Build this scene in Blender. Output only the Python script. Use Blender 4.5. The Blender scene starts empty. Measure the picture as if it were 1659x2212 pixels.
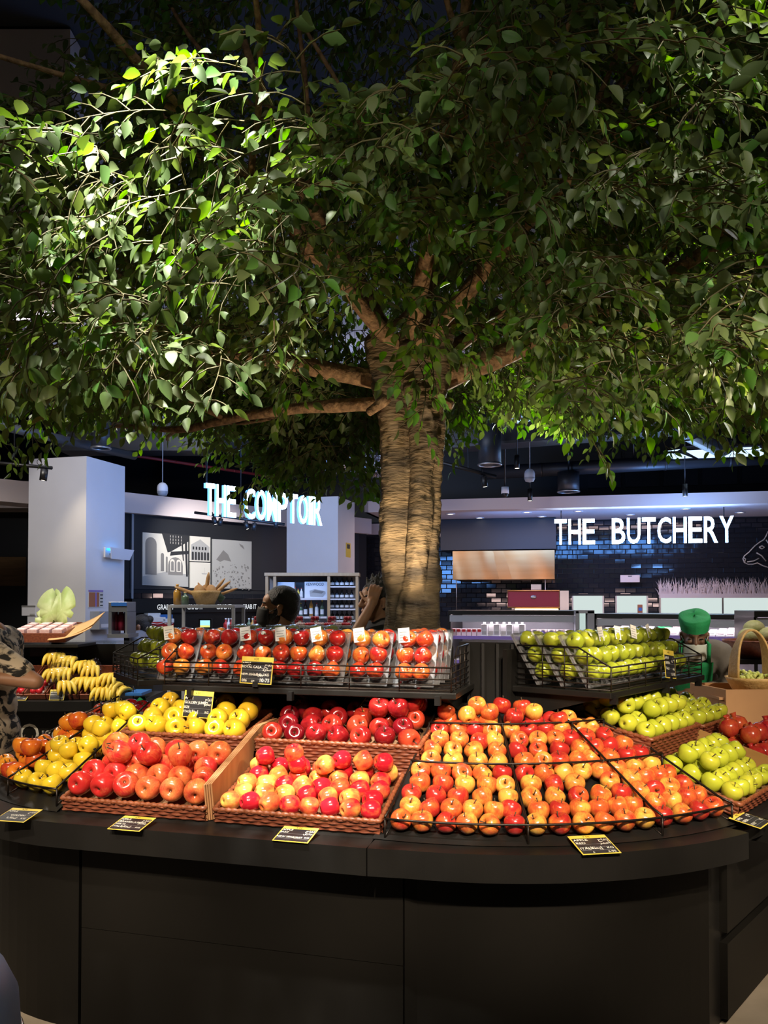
import bpy, bmesh, math, random
import numpy as np
from mathutils import Vector, Matrix, Euler
random.seed(7); np.random.seed(7)
S = bpy.context.scene
COL = S.collection
PI = math.pi
F, HOR, HCAM = 1800.0, 1300.0, 1.6          # focal length in px of the 1659 x 2212 frame, horizon row, eye height
# ---------------------------------------------------------------- camera
PITCH = math.radians(1.2)
cd = bpy.data.cameras.new('camera'); cam = bpy.data.objects.new('camera', cd); COL.objects.link(cam)
cd.sensor_fit = 'VERTICAL'; cd.sensor_height = 36.0
FC = F * math.cos(PITCH)
cd.lens = FC * 36.0 / 2212.0
cd.shift_y = ((HOR - FC * math.tan(PITCH)) - 1106.0) / 2212.0
cd.clip_start = 0.05; cd.clip_end = 80
cam.location = (0, 0, HCAM); cam.rotation_euler = (PI / 2 + PITCH, 0, 0)
S.camera = cam
PY0 = HOR - FC * math.tan(PITCH)
def at(px, py, Y):
    a = (px - 829.5) / FC; b = (PY0 - py) / FC
    dy = math.cos(PITCH) - b * math.sin(PITCH); dz = math.sin(PITCH) + b * math.cos(PITCH)
    return Vector((a / dy * Y, Y, HCAM + dz / dy * Y))
# ---------------------------------------------------------------- world, exposure
W = bpy.data.worlds.new('world'); S.world = W; W.use_nodes = True
bg = W.node_tree.nodes['Background']; bg.inputs[0].default_value = (0.62, 0.66, 0.80, 1); bg.inputs[1].default_value = 0.030
S.view_settings.view_transform = 'Standard'; S.view_settings.look = 'None'
S.view_settings.gamma = 1.0; S.view_settings.use_curve_mapping = False
S.view_settings.exposure = 0.0
S.cycles.max_bounces = 6; S.cycles.diffuse_bounces = 3; S.cycles.glossy_bounces = 3
S.cycles.transmission_bounces = 4; S.cycles.transparent_max_bounces = 10
S.cycles.caustics_reflective = False; S.cycles.caustics_refractive = False
S.cycles.sample_clamp_indirect = 4.0
# ---------------------------------------------------------------- lamps of the shop, and unseen lights added to brighten it
def spot(name, loc, aim, power, angle, blend=0.5, color=(1, .86, .68), size=0.05):
    d = bpy.data.lights.new(name, 'SPOT'); d.energy = power; d.color = color
    d.spot_size = math.radians(angle); d.spot_blend = blend; d.shadow_soft_size = size
    o = bpy.data.objects.new(name, d); COL.objects.link(o); o.location = loc
    o.rotation_euler = (Vector(aim) - Vector(loc)).to_track_quat('-Z', 'Y').to_euler(); return o
def area(name, loc, aim, power, sx, sy, color=(1, 1, 1)):
    d = bpy.data.lights.new(name, 'AREA'); d.shape = 'RECTANGLE'; d.size = sx; d.size_y = sy; d.energy = power; d.color = color
    o = bpy.data.objects.new(name, d); COL.objects.link(o); o.location = loc
    o.rotation_euler = (Vector(aim) - Vector(loc)).to_track_quat('-Z', 'Y').to_euler(); return o
WARM = (1, .83, .62)
for x_, ax_, ay_ in ((-1.6, -1.28, 3.35), (-0.7, -.45, 3.15), (0.3, .25, 3.05), (1.0, .75, 3.1), (1.9, 1.4, 3.6)):
    spot('fruit_spot_lamp', (x_, -0.7, 3.75), (ax_, ay_, 0.98), 900, 22, .7, WARM)
spot('crown_spot_lamp', (-0.95, 1.65, 4.75), (-0.68, 2.42, 2.98), 2900, 29, .9, (1, .97, .88))
spot('crown_spot_lamp', (1.1, 0.0, 3.3), (0.95, 2.6, 2.62), 130, 34, 1.0, (1, .95, .80))
spot('crown_spot_lamp', (-0.3, 0.0, 3.2), (-0.15, 2.7, 2.60), 130, 32, 1.0, (1, .95, .80))
spot('crown_spot_lamp', (1.35, 7.0, 2.75), (0.85, 4.3, 2.80), 620, 30, .8, (1, .97, .85))
spot('crown_spot_lamp', (-1.5, 6.9, 3.4), (-1.35, 4.2, 2.7), 380, 46, .8, (1, .97, .85))
spot('picture_spot_lamp', (-1.9, 8.9, 3.5), (-2.55, 11.9, 2.15), 620, 36, .8, (1, .96, .9))
spot('banana_fill_light', (-2.7, 5.2, 2.75), (-2.5, 7.0, 1.0), 200, 46, .7, (1, .88, .68))  # added light without a fixture, brightens the dim banana display
spot('customer_fill_light', (-2.7, 2.6, 2.35), (-2.0, 4.3, 1.2), 75, 40, .7, (1, .84, .62))  # made-up spot that lifts the dark customer
spot('bin_fill_light', (2.9, 2.9, 2.35), (2.0, 5.0, 1.2), 210, 40, .7, (1, .86, .64))  # added spot, no source known; brightens the bin and gift baskets
spot('shopper_fill_light', (-2.0, 5.3, 2.6), (-.35, 4.95, 1.5), 100, 50, .8, (1, .84, .66))  # unseen light put in for the dark people behind the trays
spot('aisle_floor_fill', (-2.2, 1.5, 3.0), (-1.45, 2.9, 0), 240, 40, .8, (1, .86, .68))  # added to brighten the floor corner at the banana end
spot('aisle_floor_fill', (2.3, 1.5, 3.0), (1.75, 2.9, 0), 240, 40, .8, (1, .86, .68))  # added likewise for the floor corner by the wing
spot('crown_spot_lamp', (1.45, 1.75, 4.5), (1.02, 2.55, 2.85), 500, 34, .8, (1, .96, .84))
spot('trunk_spot_lamp', (2.3, 2.2, 2.9), (0.14, 3.95, 1.78), 640, 46, .6, (1, .82, .58))
spot('branch_spot_lamp', (0.12, 3.62, 1.46), (0.12, 4.0, 3.0), 70, 100, .8, (1, .78, .5), .03)
area('aisle_ceiling_lamp', (-3.4, 6.0, 4.0), (-3.0, 6.9, .9), 90, 1.2, .5, (1, .93, .82))
area('aisle_ceiling_lamp', (0.0, 7.6, 4.0), (0.0, 7.0, 0), 50, 3.0, .8, (.95, .93, 1))
area('counter_ceiling_lamp', (2.8, 6.0, 4.2), (2.4, 4.6, 0.8), 100, 1.2, .6, (1, .92, .82))
area('butchery_soffit_lamp', (2.6, 12.7, 2.93), (2.6, 12.75, 0), 50, 5, .5, (1, .70, .64))
area('added_sign_wash', (4.15, 11.3, 2.15), (3.6, 11.6, 6.0), 55, .9, .5, (.16, .40, 1))  # added blue area: imitates the sign's spill and its reflection on the tiles
area('added_sign_wash', (-1.2, 7.9, 2.2), (-1.2, 9.5, 6.0), 40, 1.6, .4, (.16, .40, 1))  # added blue area below the counter sign, tints the ceiling and ducts
area('added_sign_back_wash', (-1.05, 8.45, 2.5), (-1.75, 11.3, 2.35), 26, 1.6, .3, (.12, .36, 1))  # added behind the letters to wash the picture wall blue
area('added_sign_back_wash', (2.9, 12.3, 2.6), (3.1, 14.0, 2.2), 30, 2.8, .3, (.12, .36, 1))  # added blue wash for the butchery wall behind its letters
area('added_soffit_wash', (2.6, 10.5, 1.58), (2.6, 12.9, 3.05), 22, 4, .1, (1, .70, .64))  # invented pink upward light, no such lamp; brightens the soffit
area('room_ceiling_lamp', (-1.0, 9.0, 4.0), (0.5, 12.0, 2.6), 26, 4, .6, (.62, .74, 1))
area('room_ceiling_lamp', (-2.6, 7.0, 3.9), (-2.6, 9.3, 2.0), 12, 2, .6, (.70, .78, 1))
area('aisle_ceiling_lamp', (-0.6, 0.2, 4.4), (-0.6, 1.4, 0.0), 22, 3.0, .8, (1, .9, .78))
# ---------------------------------------------------------------- node materials
MATS = {}
def new_mat(name):
    m = bpy.data.materials.new(name); m.use_nodes = True
    nt = m.node_tree; b = nt.nodes['Principled BSDF']; MATS[name] = m
    return m, nt, b
def rgb(c): return (c[0], c[1], c[2], 1)
def pm(name, c1, c2=None, scale=8, rough=.5, metal=0, bump=0, bscale=40, coat=0, spec=.5, stretch=None, trans=0, emit=None, estr=0, alpha=1):
    m, nt, b = new_mat(name); N = nt.nodes; L = nt.links
    b.inputs['Base Color'].default_value = rgb(c1); b.inputs['Roughness'].default_value = rough
    b.inputs['Metallic'].default_value = metal; b.inputs['Specular IOR Level'].default_value = spec
    b.inputs['Coat Weight'].default_value = coat; b.inputs['Transmission Weight'].default_value = trans
    b.inputs['Alpha'].default_value = alpha
    if emit: b.inputs['Emission Color'].default_value = rgb(emit); b.inputs['Emission Strength'].default_value = estr
    tc = mp = None
    def coords():
        nonlocal tc, mp
        if tc is None:
            tc = N.new('ShaderNodeTexCoord'); mp = N.new('ShaderNodeMapping'); L.new(tc.outputs['Object'], mp.inputs[0])
            if stretch: mp.inputs['Scale'].default_value = stretch
        return mp.outputs[0]
    if c2 is not None:
        t = N.new('ShaderNodeTexNoise'); t.inputs['Scale'].default_value = scale; t.inputs['Detail'].default_value = 5
        L.new(coords(), t.inputs[0]); r = N.new('ShaderNodeValToRGB')
        r.color_ramp.elements[0].position = .35; r.color_ramp.elements[1].position = .68
        r.color_ramp.elements[0].color = rgb(c1); r.color_ramp.elements[1].color = rgb(c2)
        L.new(t.outputs[0], r.inputs[0]); L.new(r.outputs[0], b.inputs['Base Color'])
    if bump:
        t = N.new('ShaderNodeTexNoise'); t.inputs['Scale'].default_value = bscale; t.inputs['Detail'].default_value = 6
        L.new(coords(), t.inputs[0]); bp = N.new('ShaderNodeBump'); bp.inputs['Strength'].default_value = bump; bp.inputs['Distance'].default_value = .01
        L.new(t.outputs[0], bp.inputs['Height']); L.new(bp.outputs[0], b.inputs['Normal'])
    return m
def emat(name, c, s):
    m, nt, b = new_mat(name); e = nt.nodes.new('ShaderNodeEmission'); e.inputs[0].default_value = rgb(c); e.inputs[1].default_value = s
    nt.links.new(e.outputs[0], nt.nodes['Material Output'].inputs[0]); return m
def film_mat(name, tint=(1, 1, 1), gl=.12, rough=.06):
    m, nt, b = new_mat(name); N = nt.nodes; L = nt.links
    t = N.new('ShaderNodeBsdfTransparent'); t.inputs[0].default_value = rgb(tint)
    g = N.new('ShaderNodeBsdfGlossy'); g.inputs['Roughness'].default_value = rough
    fr = N.new('ShaderNodeLayerWeight'); fr.inputs[0].default_value = .5
    pw = N.new('ShaderNodeMath'); pw.operation = 'POWER'; pw.inputs[1].default_value = 4; L.new(fr.outputs['Facing'], pw.inputs[0])
    ad = N.new('ShaderNodeMath'); ad.operation = 'MULTIPLY_ADD'; ad.inputs[1].default_value = .45; ad.inputs[2].default_value = gl; L.new(pw.outputs[0], ad.inputs[0])
    nz = N.new('ShaderNodeTexNoise'); nz.inputs['Scale'].default_value = 60; tc = N.new('ShaderNodeTexCoord'); L.new(tc.outputs['Object'], nz.inputs[0])
    bp = N.new('ShaderNodeBump'); bp.inputs['Strength'].default_value = .25; bp.inputs['Distance'].default_value = .004; L.new(nz.outputs[0], bp.inputs['Height']); L.new(bp.outputs[0], g.inputs['Normal'])
    mx = N.new('ShaderNodeMixShader'); L.new(ad.outputs[0], mx.inputs[0]); L.new(t.outputs[0], mx.inputs[1]); L.new(g.outputs[0], mx.inputs[2])
    L.new(mx.outputs[0], N['Material Output'].inputs[0]); return m
def apple_mat(name, base, mid, red, bias, spread=.5, R=.035, streak=.25, rough=.22, calyx=True, vary=.9):
    """Skin of an apple: ground colour, blush on one side, fine streaks, a dark calyx; each fruit differs by its random number."""
    m, nt, b = new_mat(name); N = nt.nodes; L = nt.links
    tc = N.new('ShaderNodeTexCoord'); oi = N.new('ShaderNodeObjectInfo')
    sc = N.new('ShaderNodeVectorMath'); sc.operation = 'SCALE'; sc.inputs['Scale'].default_value = 1 / R; L.new(tc.outputs['Object'], sc.inputs[0])
    off = N.new('ShaderNodeVectorMath'); off.operation = 'ADD'; L.new(sc.outputs[0], off.inputs[0])
    sp = N.new('ShaderNodeMath'); sp.operation = 'MULTIPLY'; sp.inputs[1].default_value = 37.0; L.new(oi.outputs['Random'], sp.inputs[0])
    cb = N.new('ShaderNodeCombineXYZ'); L.new(sp.outputs[0], cb.inputs[0]); L.new(sp.outputs[0], cb.inputs[2]); L.new(cb.outputs[0], off.inputs[1])
    n1 = N.new('ShaderNodeTexNoise'); n1.inputs['Scale'].default_value = .85; n1.inputs['Detail'].default_value = 3; L.new(off.outputs[0], n1.inputs[0])
    mp = N.new('ShaderNodeMapping'); mp.inputs['Scale'].default_value = (7, 7, .9); L.new(sc.outputs[0], mp.inputs[0])
    n2 = N.new('ShaderNodeTexNoise'); n2.inputs['Scale'].default_value = 1.4; n2.inputs['Detail'].default_value = 4; L.new(mp.outputs[0], n2.inputs[0])
    def math_(op, a, bb):
        x = N.new('ShaderNodeMath'); x.operation = op
        for i, q in enumerate((a, bb)):
            if isinstance(q, (int, float)): x.inputs[i].default_value = q
            else: L.new(q, x.inputs[i])
        return x.outputs[0]
    v = math_('MULTIPLY_ADD', n1.outputs[0], 2.2 * spread); v.node.inputs[2].default_value = bias - 1.1 * spread
    v = math_('ADD', v, math_('MULTIPLY', math_('SUBTRACT', n2.outputs[0], .5), streak * 2))
    v = math_('ADD', v, math_('MULTIPLY', math_('SUBTRACT', oi.outputs['Random'], .5), vary))
    r = N.new('ShaderNodeValToRGB'); r.color_ramp.elements[0].position = .12; r.color_ramp.elements[0].color = rgb(base)
    r.color_ramp.elements[1].position = .85; r.color_ramp.elements[1].color = rgb(red)
    e = r.color_ramp.elements.new(.48); e.color = rgb(mid)
    L.new(v, r.inputs[0])
    last = r.outputs[0]
    if calyx:
        sx = N.new('ShaderNodeSeparateXYZ'); L.new(sc.outputs[0], sx.inputs[0])
        rr = math_('SQRT', math_('ADD', math_('MULTIPLY', sx.outputs[0], sx.outputs[0]), math_('MULTIPLY', sx.outputs[1], sx.outputs[1])), 0)
        k = math_('MULTIPLY', math_('LESS_THAN', rr, .13), .8)
        mx = N.new('ShaderNodeMix'); mx.data_type = 'RGBA'; L.new(k, mx.inputs[0]); L.new(last, mx.inputs[6]); mx.inputs[7].default_value = (.05, .025, .01, 1)
        last = mx.outputs[2]
    L.new(last, b.inputs['Base Color']); b.inputs['Roughness'].default_value = rough; b.inputs['Coat Weight'].default_value = .35; b.inputs['Coat Roughness'].default_value = .12
    return m
def leaf_mat(name, per_object):
    m, nt, b = new_mat(name); N = nt.nodes; L = nt.links
    r = N.new('ShaderNodeValToRGB'); cr = r.color_ramp; cr.elements[0].position = 0; cr.elements[0].color = (.040, .070, .018, 1)
    cr.elements[1].position = 1; cr.elements[1].color = (.135, .165, .060, 1)
    e = cr.elements.new(.35); e.color = (.066, .100, .032, 1)
    e = cr.elements.new(.62); e.color = (.100, .130, .050, 1)
    e = cr.elements.new(.80); e.color = (.060, .16, .028, 1)
    if per_object:
        oi = N.new('ShaderNodeObjectInfo'); L.new(oi.outputs['Random'], r.inputs[0])
    else:
        a = N.new('ShaderNodeAttribute'); a.attribute_name = 'tint'; L.new(a.outputs['Fac'], r.inputs[0])
    L.new(r.outputs[0], b.inputs['Base Color']); b.inputs['Roughness'].default_value = .50; b.inputs['Specular IOR Level'].default_value = .35
    tr = N.new('ShaderNodeBsdfTranslucent'); hs = N.new('ShaderNodeHueSaturation'); hs.inputs['Saturation'].default_value = 1.35; hs.inputs['Value'].default_value = 2.4; hs.inputs['Hue'].default_value = .492
    L.new(r.outputs[0], hs.inputs['Color']); L.new(hs.outputs[0], tr.inputs[0])
    mx = N.new('ShaderNodeMixShader'); mx.inputs[0].default_value = .33; L.new(b.outputs[0], mx.inputs[1]); L.new(tr.outputs[0], mx.inputs[2])
    L.new(mx.outputs[0], N['Material Output'].inputs[0]); return m

M_black = pm('black_laminate', (.007, .0065, .006), (.011, .010, .009), scale=3, rough=.42, bump=.03, bscale=200, spec=.35)
M_panel = pm('charcoal_panel', (.0055, .0048, .0038), (.0075, .0065, .0052), scale=2, rough=.5, bump=.02, bscale=300, spec=.22)
M_blackmetal = pm('black_metal', (.012, .011, .011), rough=.4, metal=.3)
M_wire = pm('dark_wire', (.020, .014, .011), rough=.38, metal=.6)
M_wicker = pm('reddish_wicker', (.135, .034, .017), (.22, .065, .031), scale=60, rough=.42, bump=.1, bscale=200)
M_rim = pm('wicker_rim', (.17, .046, .018), (.27, .085, .035), scale=90, rough=.4)
M_card = pm('brown_cardboard', (.42, .20, .085), (.50, .25, .11), scale=5, rough=.75, bump=.05, bscale=60, stretch=(1, 8, 1))
M_carddark = pm('cardboard_liner', (.20, .10, .045), (.26, .13, .06), scale=8, rough=.8)
M_floor = pm('floor_tile', (.36, .29, .21), (.44, .36, .27), scale=5, rough=.45, bump=.02)
M_white = pm('white_paint', (.62, .60, .62), (.66, .64, .66), scale=2, rough=.7)
M_soffit = pm('soffit_paint', (.62, .52, .50), rough=.75)
M_ceil = pm('black_ceiling', (.016, .018, .024), rough=.8)
M_duct = pm('black_duct', (.028, .030, .036), rough=.42, metal=.2)
M_ductgrey = pm('grey_duct', (.07, .075, .085), rough=.5, metal=.3)
M_foil = pm('crinkled_foil', (.55, .55, .6), rough=.2, metal=1, bump=.9, bscale=25)
M_tile = pm('black_glazed_tile', (.012, .013, .017), (.018, .019, .024), scale=3, rough=.10, coat=.5)
M_grout = pm('dark_grout', (.012, .012, .014), rough=.9)
M_darkwall = pm('dark_wall', (.012, .013, .016), rough=.5)
M_copper = pm('brushed_copper', (.55, .25, .085), (.62, .31, .12), scale=2, rough=.33, metal=1, stretch=(.4, 1, 6))
M_steel = pm('brushed_steel', (.45, .45, .46), rough=.35, metal=.9)
M_greymetal = pm('grey_painted_metal', (.28, .29, .32), rough=.45)
M_glass = film_mat('clear_glass', (.93, .96, .95), .03, .02)
M_film = film_mat('cling_film', (.97, .97, .97), .035, .10)
M_trayp = pm('clear_tray_plastic', (.30, .30, .32), rough=.2, alpha=.35)
M_paper = pm('white_paper', (.72, .70, .66), rough=.7)
M_gold = pm('gold_card', (.72, .52, .06), (.78, .62, .12), scale=9, rough=.35, stretch=(3, .2, .2))
M_slate = pm('slate_card', (.022, .022, .026), rough=.4)
M_chalk = pm('chalk_lettering', (.80, .78, .70), rough=.8)
M_goldtxt = pm('gold_emblem', (.10, .06, .01), rough=.5)
M_sign = emat('sign_light', (.50, .74, 1.0), 22.0)
M_signside = emat('sign_edge_light', (.12, .36, 1.0), 3.0)
M_stem = pm('apple_stem', (.05, .028, .012), rough=.7)
M_sticker = pm('fruit_sticker', (.75, .75, .72), (.55, .62, .55), scale=80, rough=.5)
M_skin1 = pm('skin_tan', (.36, .175, .095), (.40, .20, .11), scale=12, rough=.5)
M_skin2 = pm('skin_brown', (.17, .085, .05), rough=.5)
M_hair = pm('black_hair', (.010, .009, .009), (.02, .018, .017), scale=30, rough=.45, bump=.8, bscale=140)
M_mask = pm('black_face_mask', (.012, .012, .013), rough=.7)
M_maskw = pm('white_face_mask', (.62, .66, .62), rough=.7)
M_green = pm('green_cloth', (.008, .24, .075), (.012, .29, .10), scale=20, rough=.8, bump=.2, bscale=90)
M_greyshirt = pm('grey_cloth', (.12, .105, .095), (.15, .13, .12), scale=10, rough=.85, bump=.2, bscale=30)
M_blackcloth = pm('black_cloth', (.012, .012, .013), rough=.85, bump=.2, bscale=40)
M_orangecloth = pm('rust_cloth', (.36, .13, .06), rough=.85)
M_jeans = pm('dark_trousers', (.03, .032, .04), rough=.85)
M_bark = pm('papery_bark', (.050, .038, .028), (.29, .205, .115), scale=2.3, rough=.8, bump=1.0, bscale=17, stretch=(1.5, 1.5, 6))
M_branch = pm('branch_bark', (.13, .075, .038), (.34, .21, .11), scale=12, rough=.85, bump=.9, bscale=20, stretch=(3, 3, 3))
M_twig = pm('twig', (.085, .070, .024), rough=.7)
M_leafs = leaf_mat('leaf_green', False); M_leafo = leaf_mat('leaf_green_single', True)
# ---------------------------------------------------------------- mesh builder
class MB:
    def __init__(s): s.v = []; s.f = []; s.m = []; s.s = []
    def add(s, vs, fs, m=0, smooth=False, M=None):
        o = len(s.v)
        s.v.extend([tuple(M @ Vector(p)) for p in vs] if M is not None else [tuple(p) for p in vs])
        s.f.extend([tuple(i + o for i in f) for f in fs]); s.m.extend([m] * len(fs)); s.s.extend([smooth] * len(fs)); return s
    def box(s, lo, hi, m=0, bev=0, M=None):
        x0, y0, z0 = lo; x1, y1, z1 = hi
        if not bev:
            vs = [(x0, y0, z0), (x1, y0, z0), (x1, y1, z0), (x0, y1, z0), (x0, y0, z1), (x1, y0, z1), (x1, y1, z1), (x0, y1, z1)]
            return s.add(vs, [(0, 3, 2, 1), (4, 5, 6, 7), (0, 1, 5, 4), (1, 2, 6, 5), (2, 3, 7, 6), (3, 0, 4, 7)], m, False, M)
        bm = bmesh.new(); bmesh.ops.create_cube(bm, size=1)
        for v in bm.verts: v.co = Vector((x0 + (v.co.x + .5) * (x1 - x0), y0 + (v.co.y + .5) * (y1 - y0), z0 + (v.co.z + .5) * (z1 - z0)))
        bmesh.ops.bevel(bm, geom=list(bm.edges), offset=bev, segments=2, affect='EDGES', profile=.6)
        bm.verts.index_update(); vs = [v.co.copy() for v in bm.verts]; fs = [tuple(v.index for v in f.verts) for f in bm.faces]; bm.free()
        return s.add(vs, fs, m, False, M)
    def tube(s, pts, r, n=6, m=0, caps=True, closed=False, smooth=True, M=None):
        pts = [Vector(p) for p in pts]; k = len(pts); rs = r if isinstance(r, (list, tuple)) else [r] * k
        vs = []; prev = None
        for i, p in enumerate(pts):
            if closed: t = (pts[(i + 1) % k] - pts[i - 1])
            else: t = pts[min(i + 1, k - 1)] - pts[max(i - 1, 0)]
            t = t.normalized() if t.length > 1e-9 else Vector((0, 0, 1))
            if prev is None:
                a = Vector((0, 0, 1)) if abs(t.z) < .9 else Vector((1, 0, 0)); x = t.cross(a).normalized()
            else:
                x = (prev - t * prev.dot(t)); x = x.normalized() if x.length > 1e-6 else t.orthogonal().normalized()
            y = t.cross(x); prev = x
            for j in range(n):
                an = 2 * PI * j / n; vs.append(p + (x * math.cos(an) + y * math.sin(an)) * rs[i])
        fs = []
        for i in range(k if closed else k - 1):
            a = i * n; b = ((i + 1) % k) * n
            for j in range(n): fs.append((a + j, a + (j + 1) % n, b + (j + 1) % n, b + j))
        if caps and not closed: fs.append(tuple(range(n - 1, -1, -1))); fs.append(tuple((k - 1) * n + j for j in range(n)))
        return s.add(vs, fs, m, smooth, M)
    def lathe(s, prof, n=20, m=0, smooth=True, M=None, fn=None):
        vs = []; idx = []
        for (r, z) in prof:
            if r < 1e-6: idx.append([len(vs)] * n); vs.append((0, 0, z))
            else:
                row = []
                for j in range(n):
                    a = 2 * PI * j / n; q = r * (fn(a, z) if fn else 1); row.append(len(vs)); vs.append((q * math.cos(a), q * math.sin(a), z))
                idx.append(row)
        fs = []
        for i in range(len(prof) - 1):
            for j in range(n):
                a, b, c, d = idx[i][j], idx[i][(j + 1) % n], idx[i + 1][(j + 1) % n], idx[i + 1][j]
                f = [a]; [f.append(q) for q in (b, c, d) if q not in f]
                if len(f) > 2: fs.append(tuple(f))
        return s.add(vs, fs, m, smooth, M)
    def ball(s, c, r, n=12, k=8, m=0, M=None):
        rx, ry, rz = r if isinstance(r, (tuple, list)) else (r, r, r)
        T = Matrix.Translation(c) @ Matrix.Diagonal((rx, ry, rz, 1)); T = M @ T if M is not None else T
        return s.lathe([(math.sin(PI * i / k) if 0 < i < k else 0, -math.cos(PI * i / k)) for i in range(k + 1)], n, m, True, T)
    def prism(s, poly, z0, z1, m=0, M=None, smooth=False):
        n = len(poly); vs = [(p[0], p[1], z0) for p in poly] + [(p[0], p[1], z1) for p in poly]
        s.add(vs, [tuple(range(n - 1, -1, -1)), tuple(range(n, 2 * n))] + [(i, (i + 1) % n, n + (i + 1) % n, n + i) for i in range(n)], m, smooth, M); return s
    def band(s, poly, z0, z1, th, m=0, closed=False):
        """wall of thickness th standing along an open polyline (thickness to the inside = left of travel)"""
        P = [Vector((p[0], p[1])) for p in poly]; k = len(P); ins = []
        for i in range(k):
            t = (P[min(i + 1, k - 1)] - P[max(i - 1, 0)]).normalized(); ins.append(P[i] + Vector((-t.y, t.x)) * th)
        vs = []
        for z in (z0, z1): vs += [(p.x, p.y, z) for p in P] + [(p.x, p.y, z) for p in ins]
        fs = []
        for i in range(k - 1):
            o0, o1, i0, i1 = i, i + 1, k + i, k + i + 1; q = 2 * k
            fs += [(o0, o1, q + o1, q + o0), (i1, i0, q + i0, q + i1), (q + o0, q + o1, q + i1, q + i0), (o1, o0, i0, i1)]
        fs += [(0, 2 * k, 3 * k, k), (k - 1, 2 * k - 1, 4 * k - 1, 3 * k - 1)]
        return s.add(vs, fs, m)
    def grid(s, fn, nu, nv, m=0, smooth=True, M=None, flip=False):
        vs = [fn(i / nu, j / nv) for j in range(nv + 1) for i in range(nu + 1)]; w = nu + 1
        fs = [(j * w + i, j * w + i + 1, (j + 1) * w + i + 1, (j + 1) * w + i) for j in range(nv) for i in range(nu)]
        if flip: fs = [f[::-1] for f in fs]
        return s.add(vs, fs, m, smooth, M)
    def mesh(s, name, mats):
        me = bpy.data.meshes.new(name); me.from_pydata(s.v, [], s.f)
        for m in (mats if isinstance(mats, (list, tuple)) else [mats]): me.materials.append(m)
        me.polygons.foreach_set('material_index', s.m); me.polygons.foreach_set('use_smooth', s.s); me.update(); return me
def obj(name, data, parent=None, M=None):
    o = bpy.data.objects.new(name, data); COL.objects.link(o)
    if parent is not None: o.parent = parent
    if M is not None: o.matrix_basis = M
    return o
def tag(o, label=None, cat=None, group=None, kind=None):
    for k, v in (('label', label), ('category', cat), ('group', group), ('kind', kind)):
        if v: o[k] = v
    return o
def thing(name, label, cat, M=None, group=None):
    o = bpy.data.objects.new(name, None); COL.objects.link(o); o.empty_display_size = .05
    if M is not None: o.matrix_basis = M if isinstance(M, Matrix) else Matrix.Translation(M)
    return tag(o, label, cat, group)
def part(name, mb, mat, parent, world=False, kind=None, label=None):
    if world:
        inv = Matrix.Identity(4); p = parent
        while p is not None: inv = inv @ p.matrix_basis.inverted() if False else inv; p = p.parent
        chain = []; p = parent
        while p is not None: chain.append(p.matrix_basis); p = p.parent
        T = Matrix.Identity(4)
        for q in reversed(chain): T = T @ q
        inv = T.inverted(); mb.v = [tuple(inv @ Vector(q)) for q in mb.v]
    o = obj(name, mb.mesh(name, mat), parent); tag(o, label, None, None, kind); return o
def solo(name, mb, mat, label, cat, group=None, M=None, kind=None):
    o = obj(name, mb.mesh(name, mat), None, M); return tag(o, label, cat, group, kind)
def struct(name, mb, mat): o = obj(name, mb.mesh(name, mat)); o['kind'] = 'structure'; return o
def frame(o, x, y, z=None):
    x = Vector(x).normalized(); y = Vector(y).normalized(); z = Vector(z).normalized() if z else x.cross(y)
    return Matrix(((x.x, y.x, z.x, o[0]), (x.y, y.y, z.y, o[1]), (x.z, y.z, z.z, o[2]), (0, 0, 0, 1)))
_tc = {}
def text(mb, s, size, M, m=0, ext=0, offset=0, align='LEFT', sx=1.0):
    key = (s, ext, offset, align)
    if key not in _tc:
        c = bpy.data.curves.new('t', 'FONT'); c.body = s; c.size = 1; c.extrude = ext; c.offset = offset; c.align_x = align; c.resolution_u = 3
        o = bpy.data.objects.new('t', c); COL.objects.link(o); dg = bpy.context.evaluated_depsgraph_get()
        me = bpy.data.meshes.new_from_object(o.evaluated_get(dg)); _tc[key] = ([v.co.copy() for v in me.vertices], [tuple(p.vertices) for p in me.polygons])
        bpy.data.objects.remove(o); bpy.data.curves.remove(c); bpy.data.meshes.remove(me)
    vs, fs = _tc[key]
    mb.add([(v.x * size * sx, v.y * size, v.z * size) for v in vs], fs, m, False, M)
    return (max([v.x for v in vs], default=0)) * size * sx
ORD = 'first second third fourth fifth sixth seventh eighth ninth tenth eleventh twelfth thirteenth fourteenth fifteenth sixteenth'.split()
# local frames of the island: R runs along its straight front, G along the wing that turns away, both start on the lip
u = Vector((.9636, -.2672, 0)); n = Vector((.2672, .9636, 0)); O = Vector((0, 2.706, 0))
w = Vector((.643, .766, 0)); mm = Vector((-.766, .643, 0)); CF = Vector((.449, 4.067, 0)); T0 = CF - mm * 1.42
CL = O + u * -1.22 + n * 1.05
RM = frame(O, u, n, (0, 0, 1)); GM = frame(T0, w, mm, (0, 0, 1))
def R(s, t, z): return RM @ Vector((s, t, z))
def G(s, t, z): return GM @ Vector((s, t, z))
LIP = .80
# ---------------------------------------------------------------- helpers that place things where a sight line meets a real plane
def onplane(px, py, p0, nrm):
    c = Vector((0, 0, HCAM)); d = at(px, py, 1.0) - c; nrm = Vector(nrm)
    return c + d * ((Vector(p0) - c).dot(nrm) / d.dot(nrm))
def arc(c, r, a0, a1, k): return [(c[0] + r * math.cos(math.radians(a0 + (a1 - a0) * i / k)), c[1] + r * math.sin(math.radians(a0 + (a1 - a0) * i / k))) for i in range(k + 1)]
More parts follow.
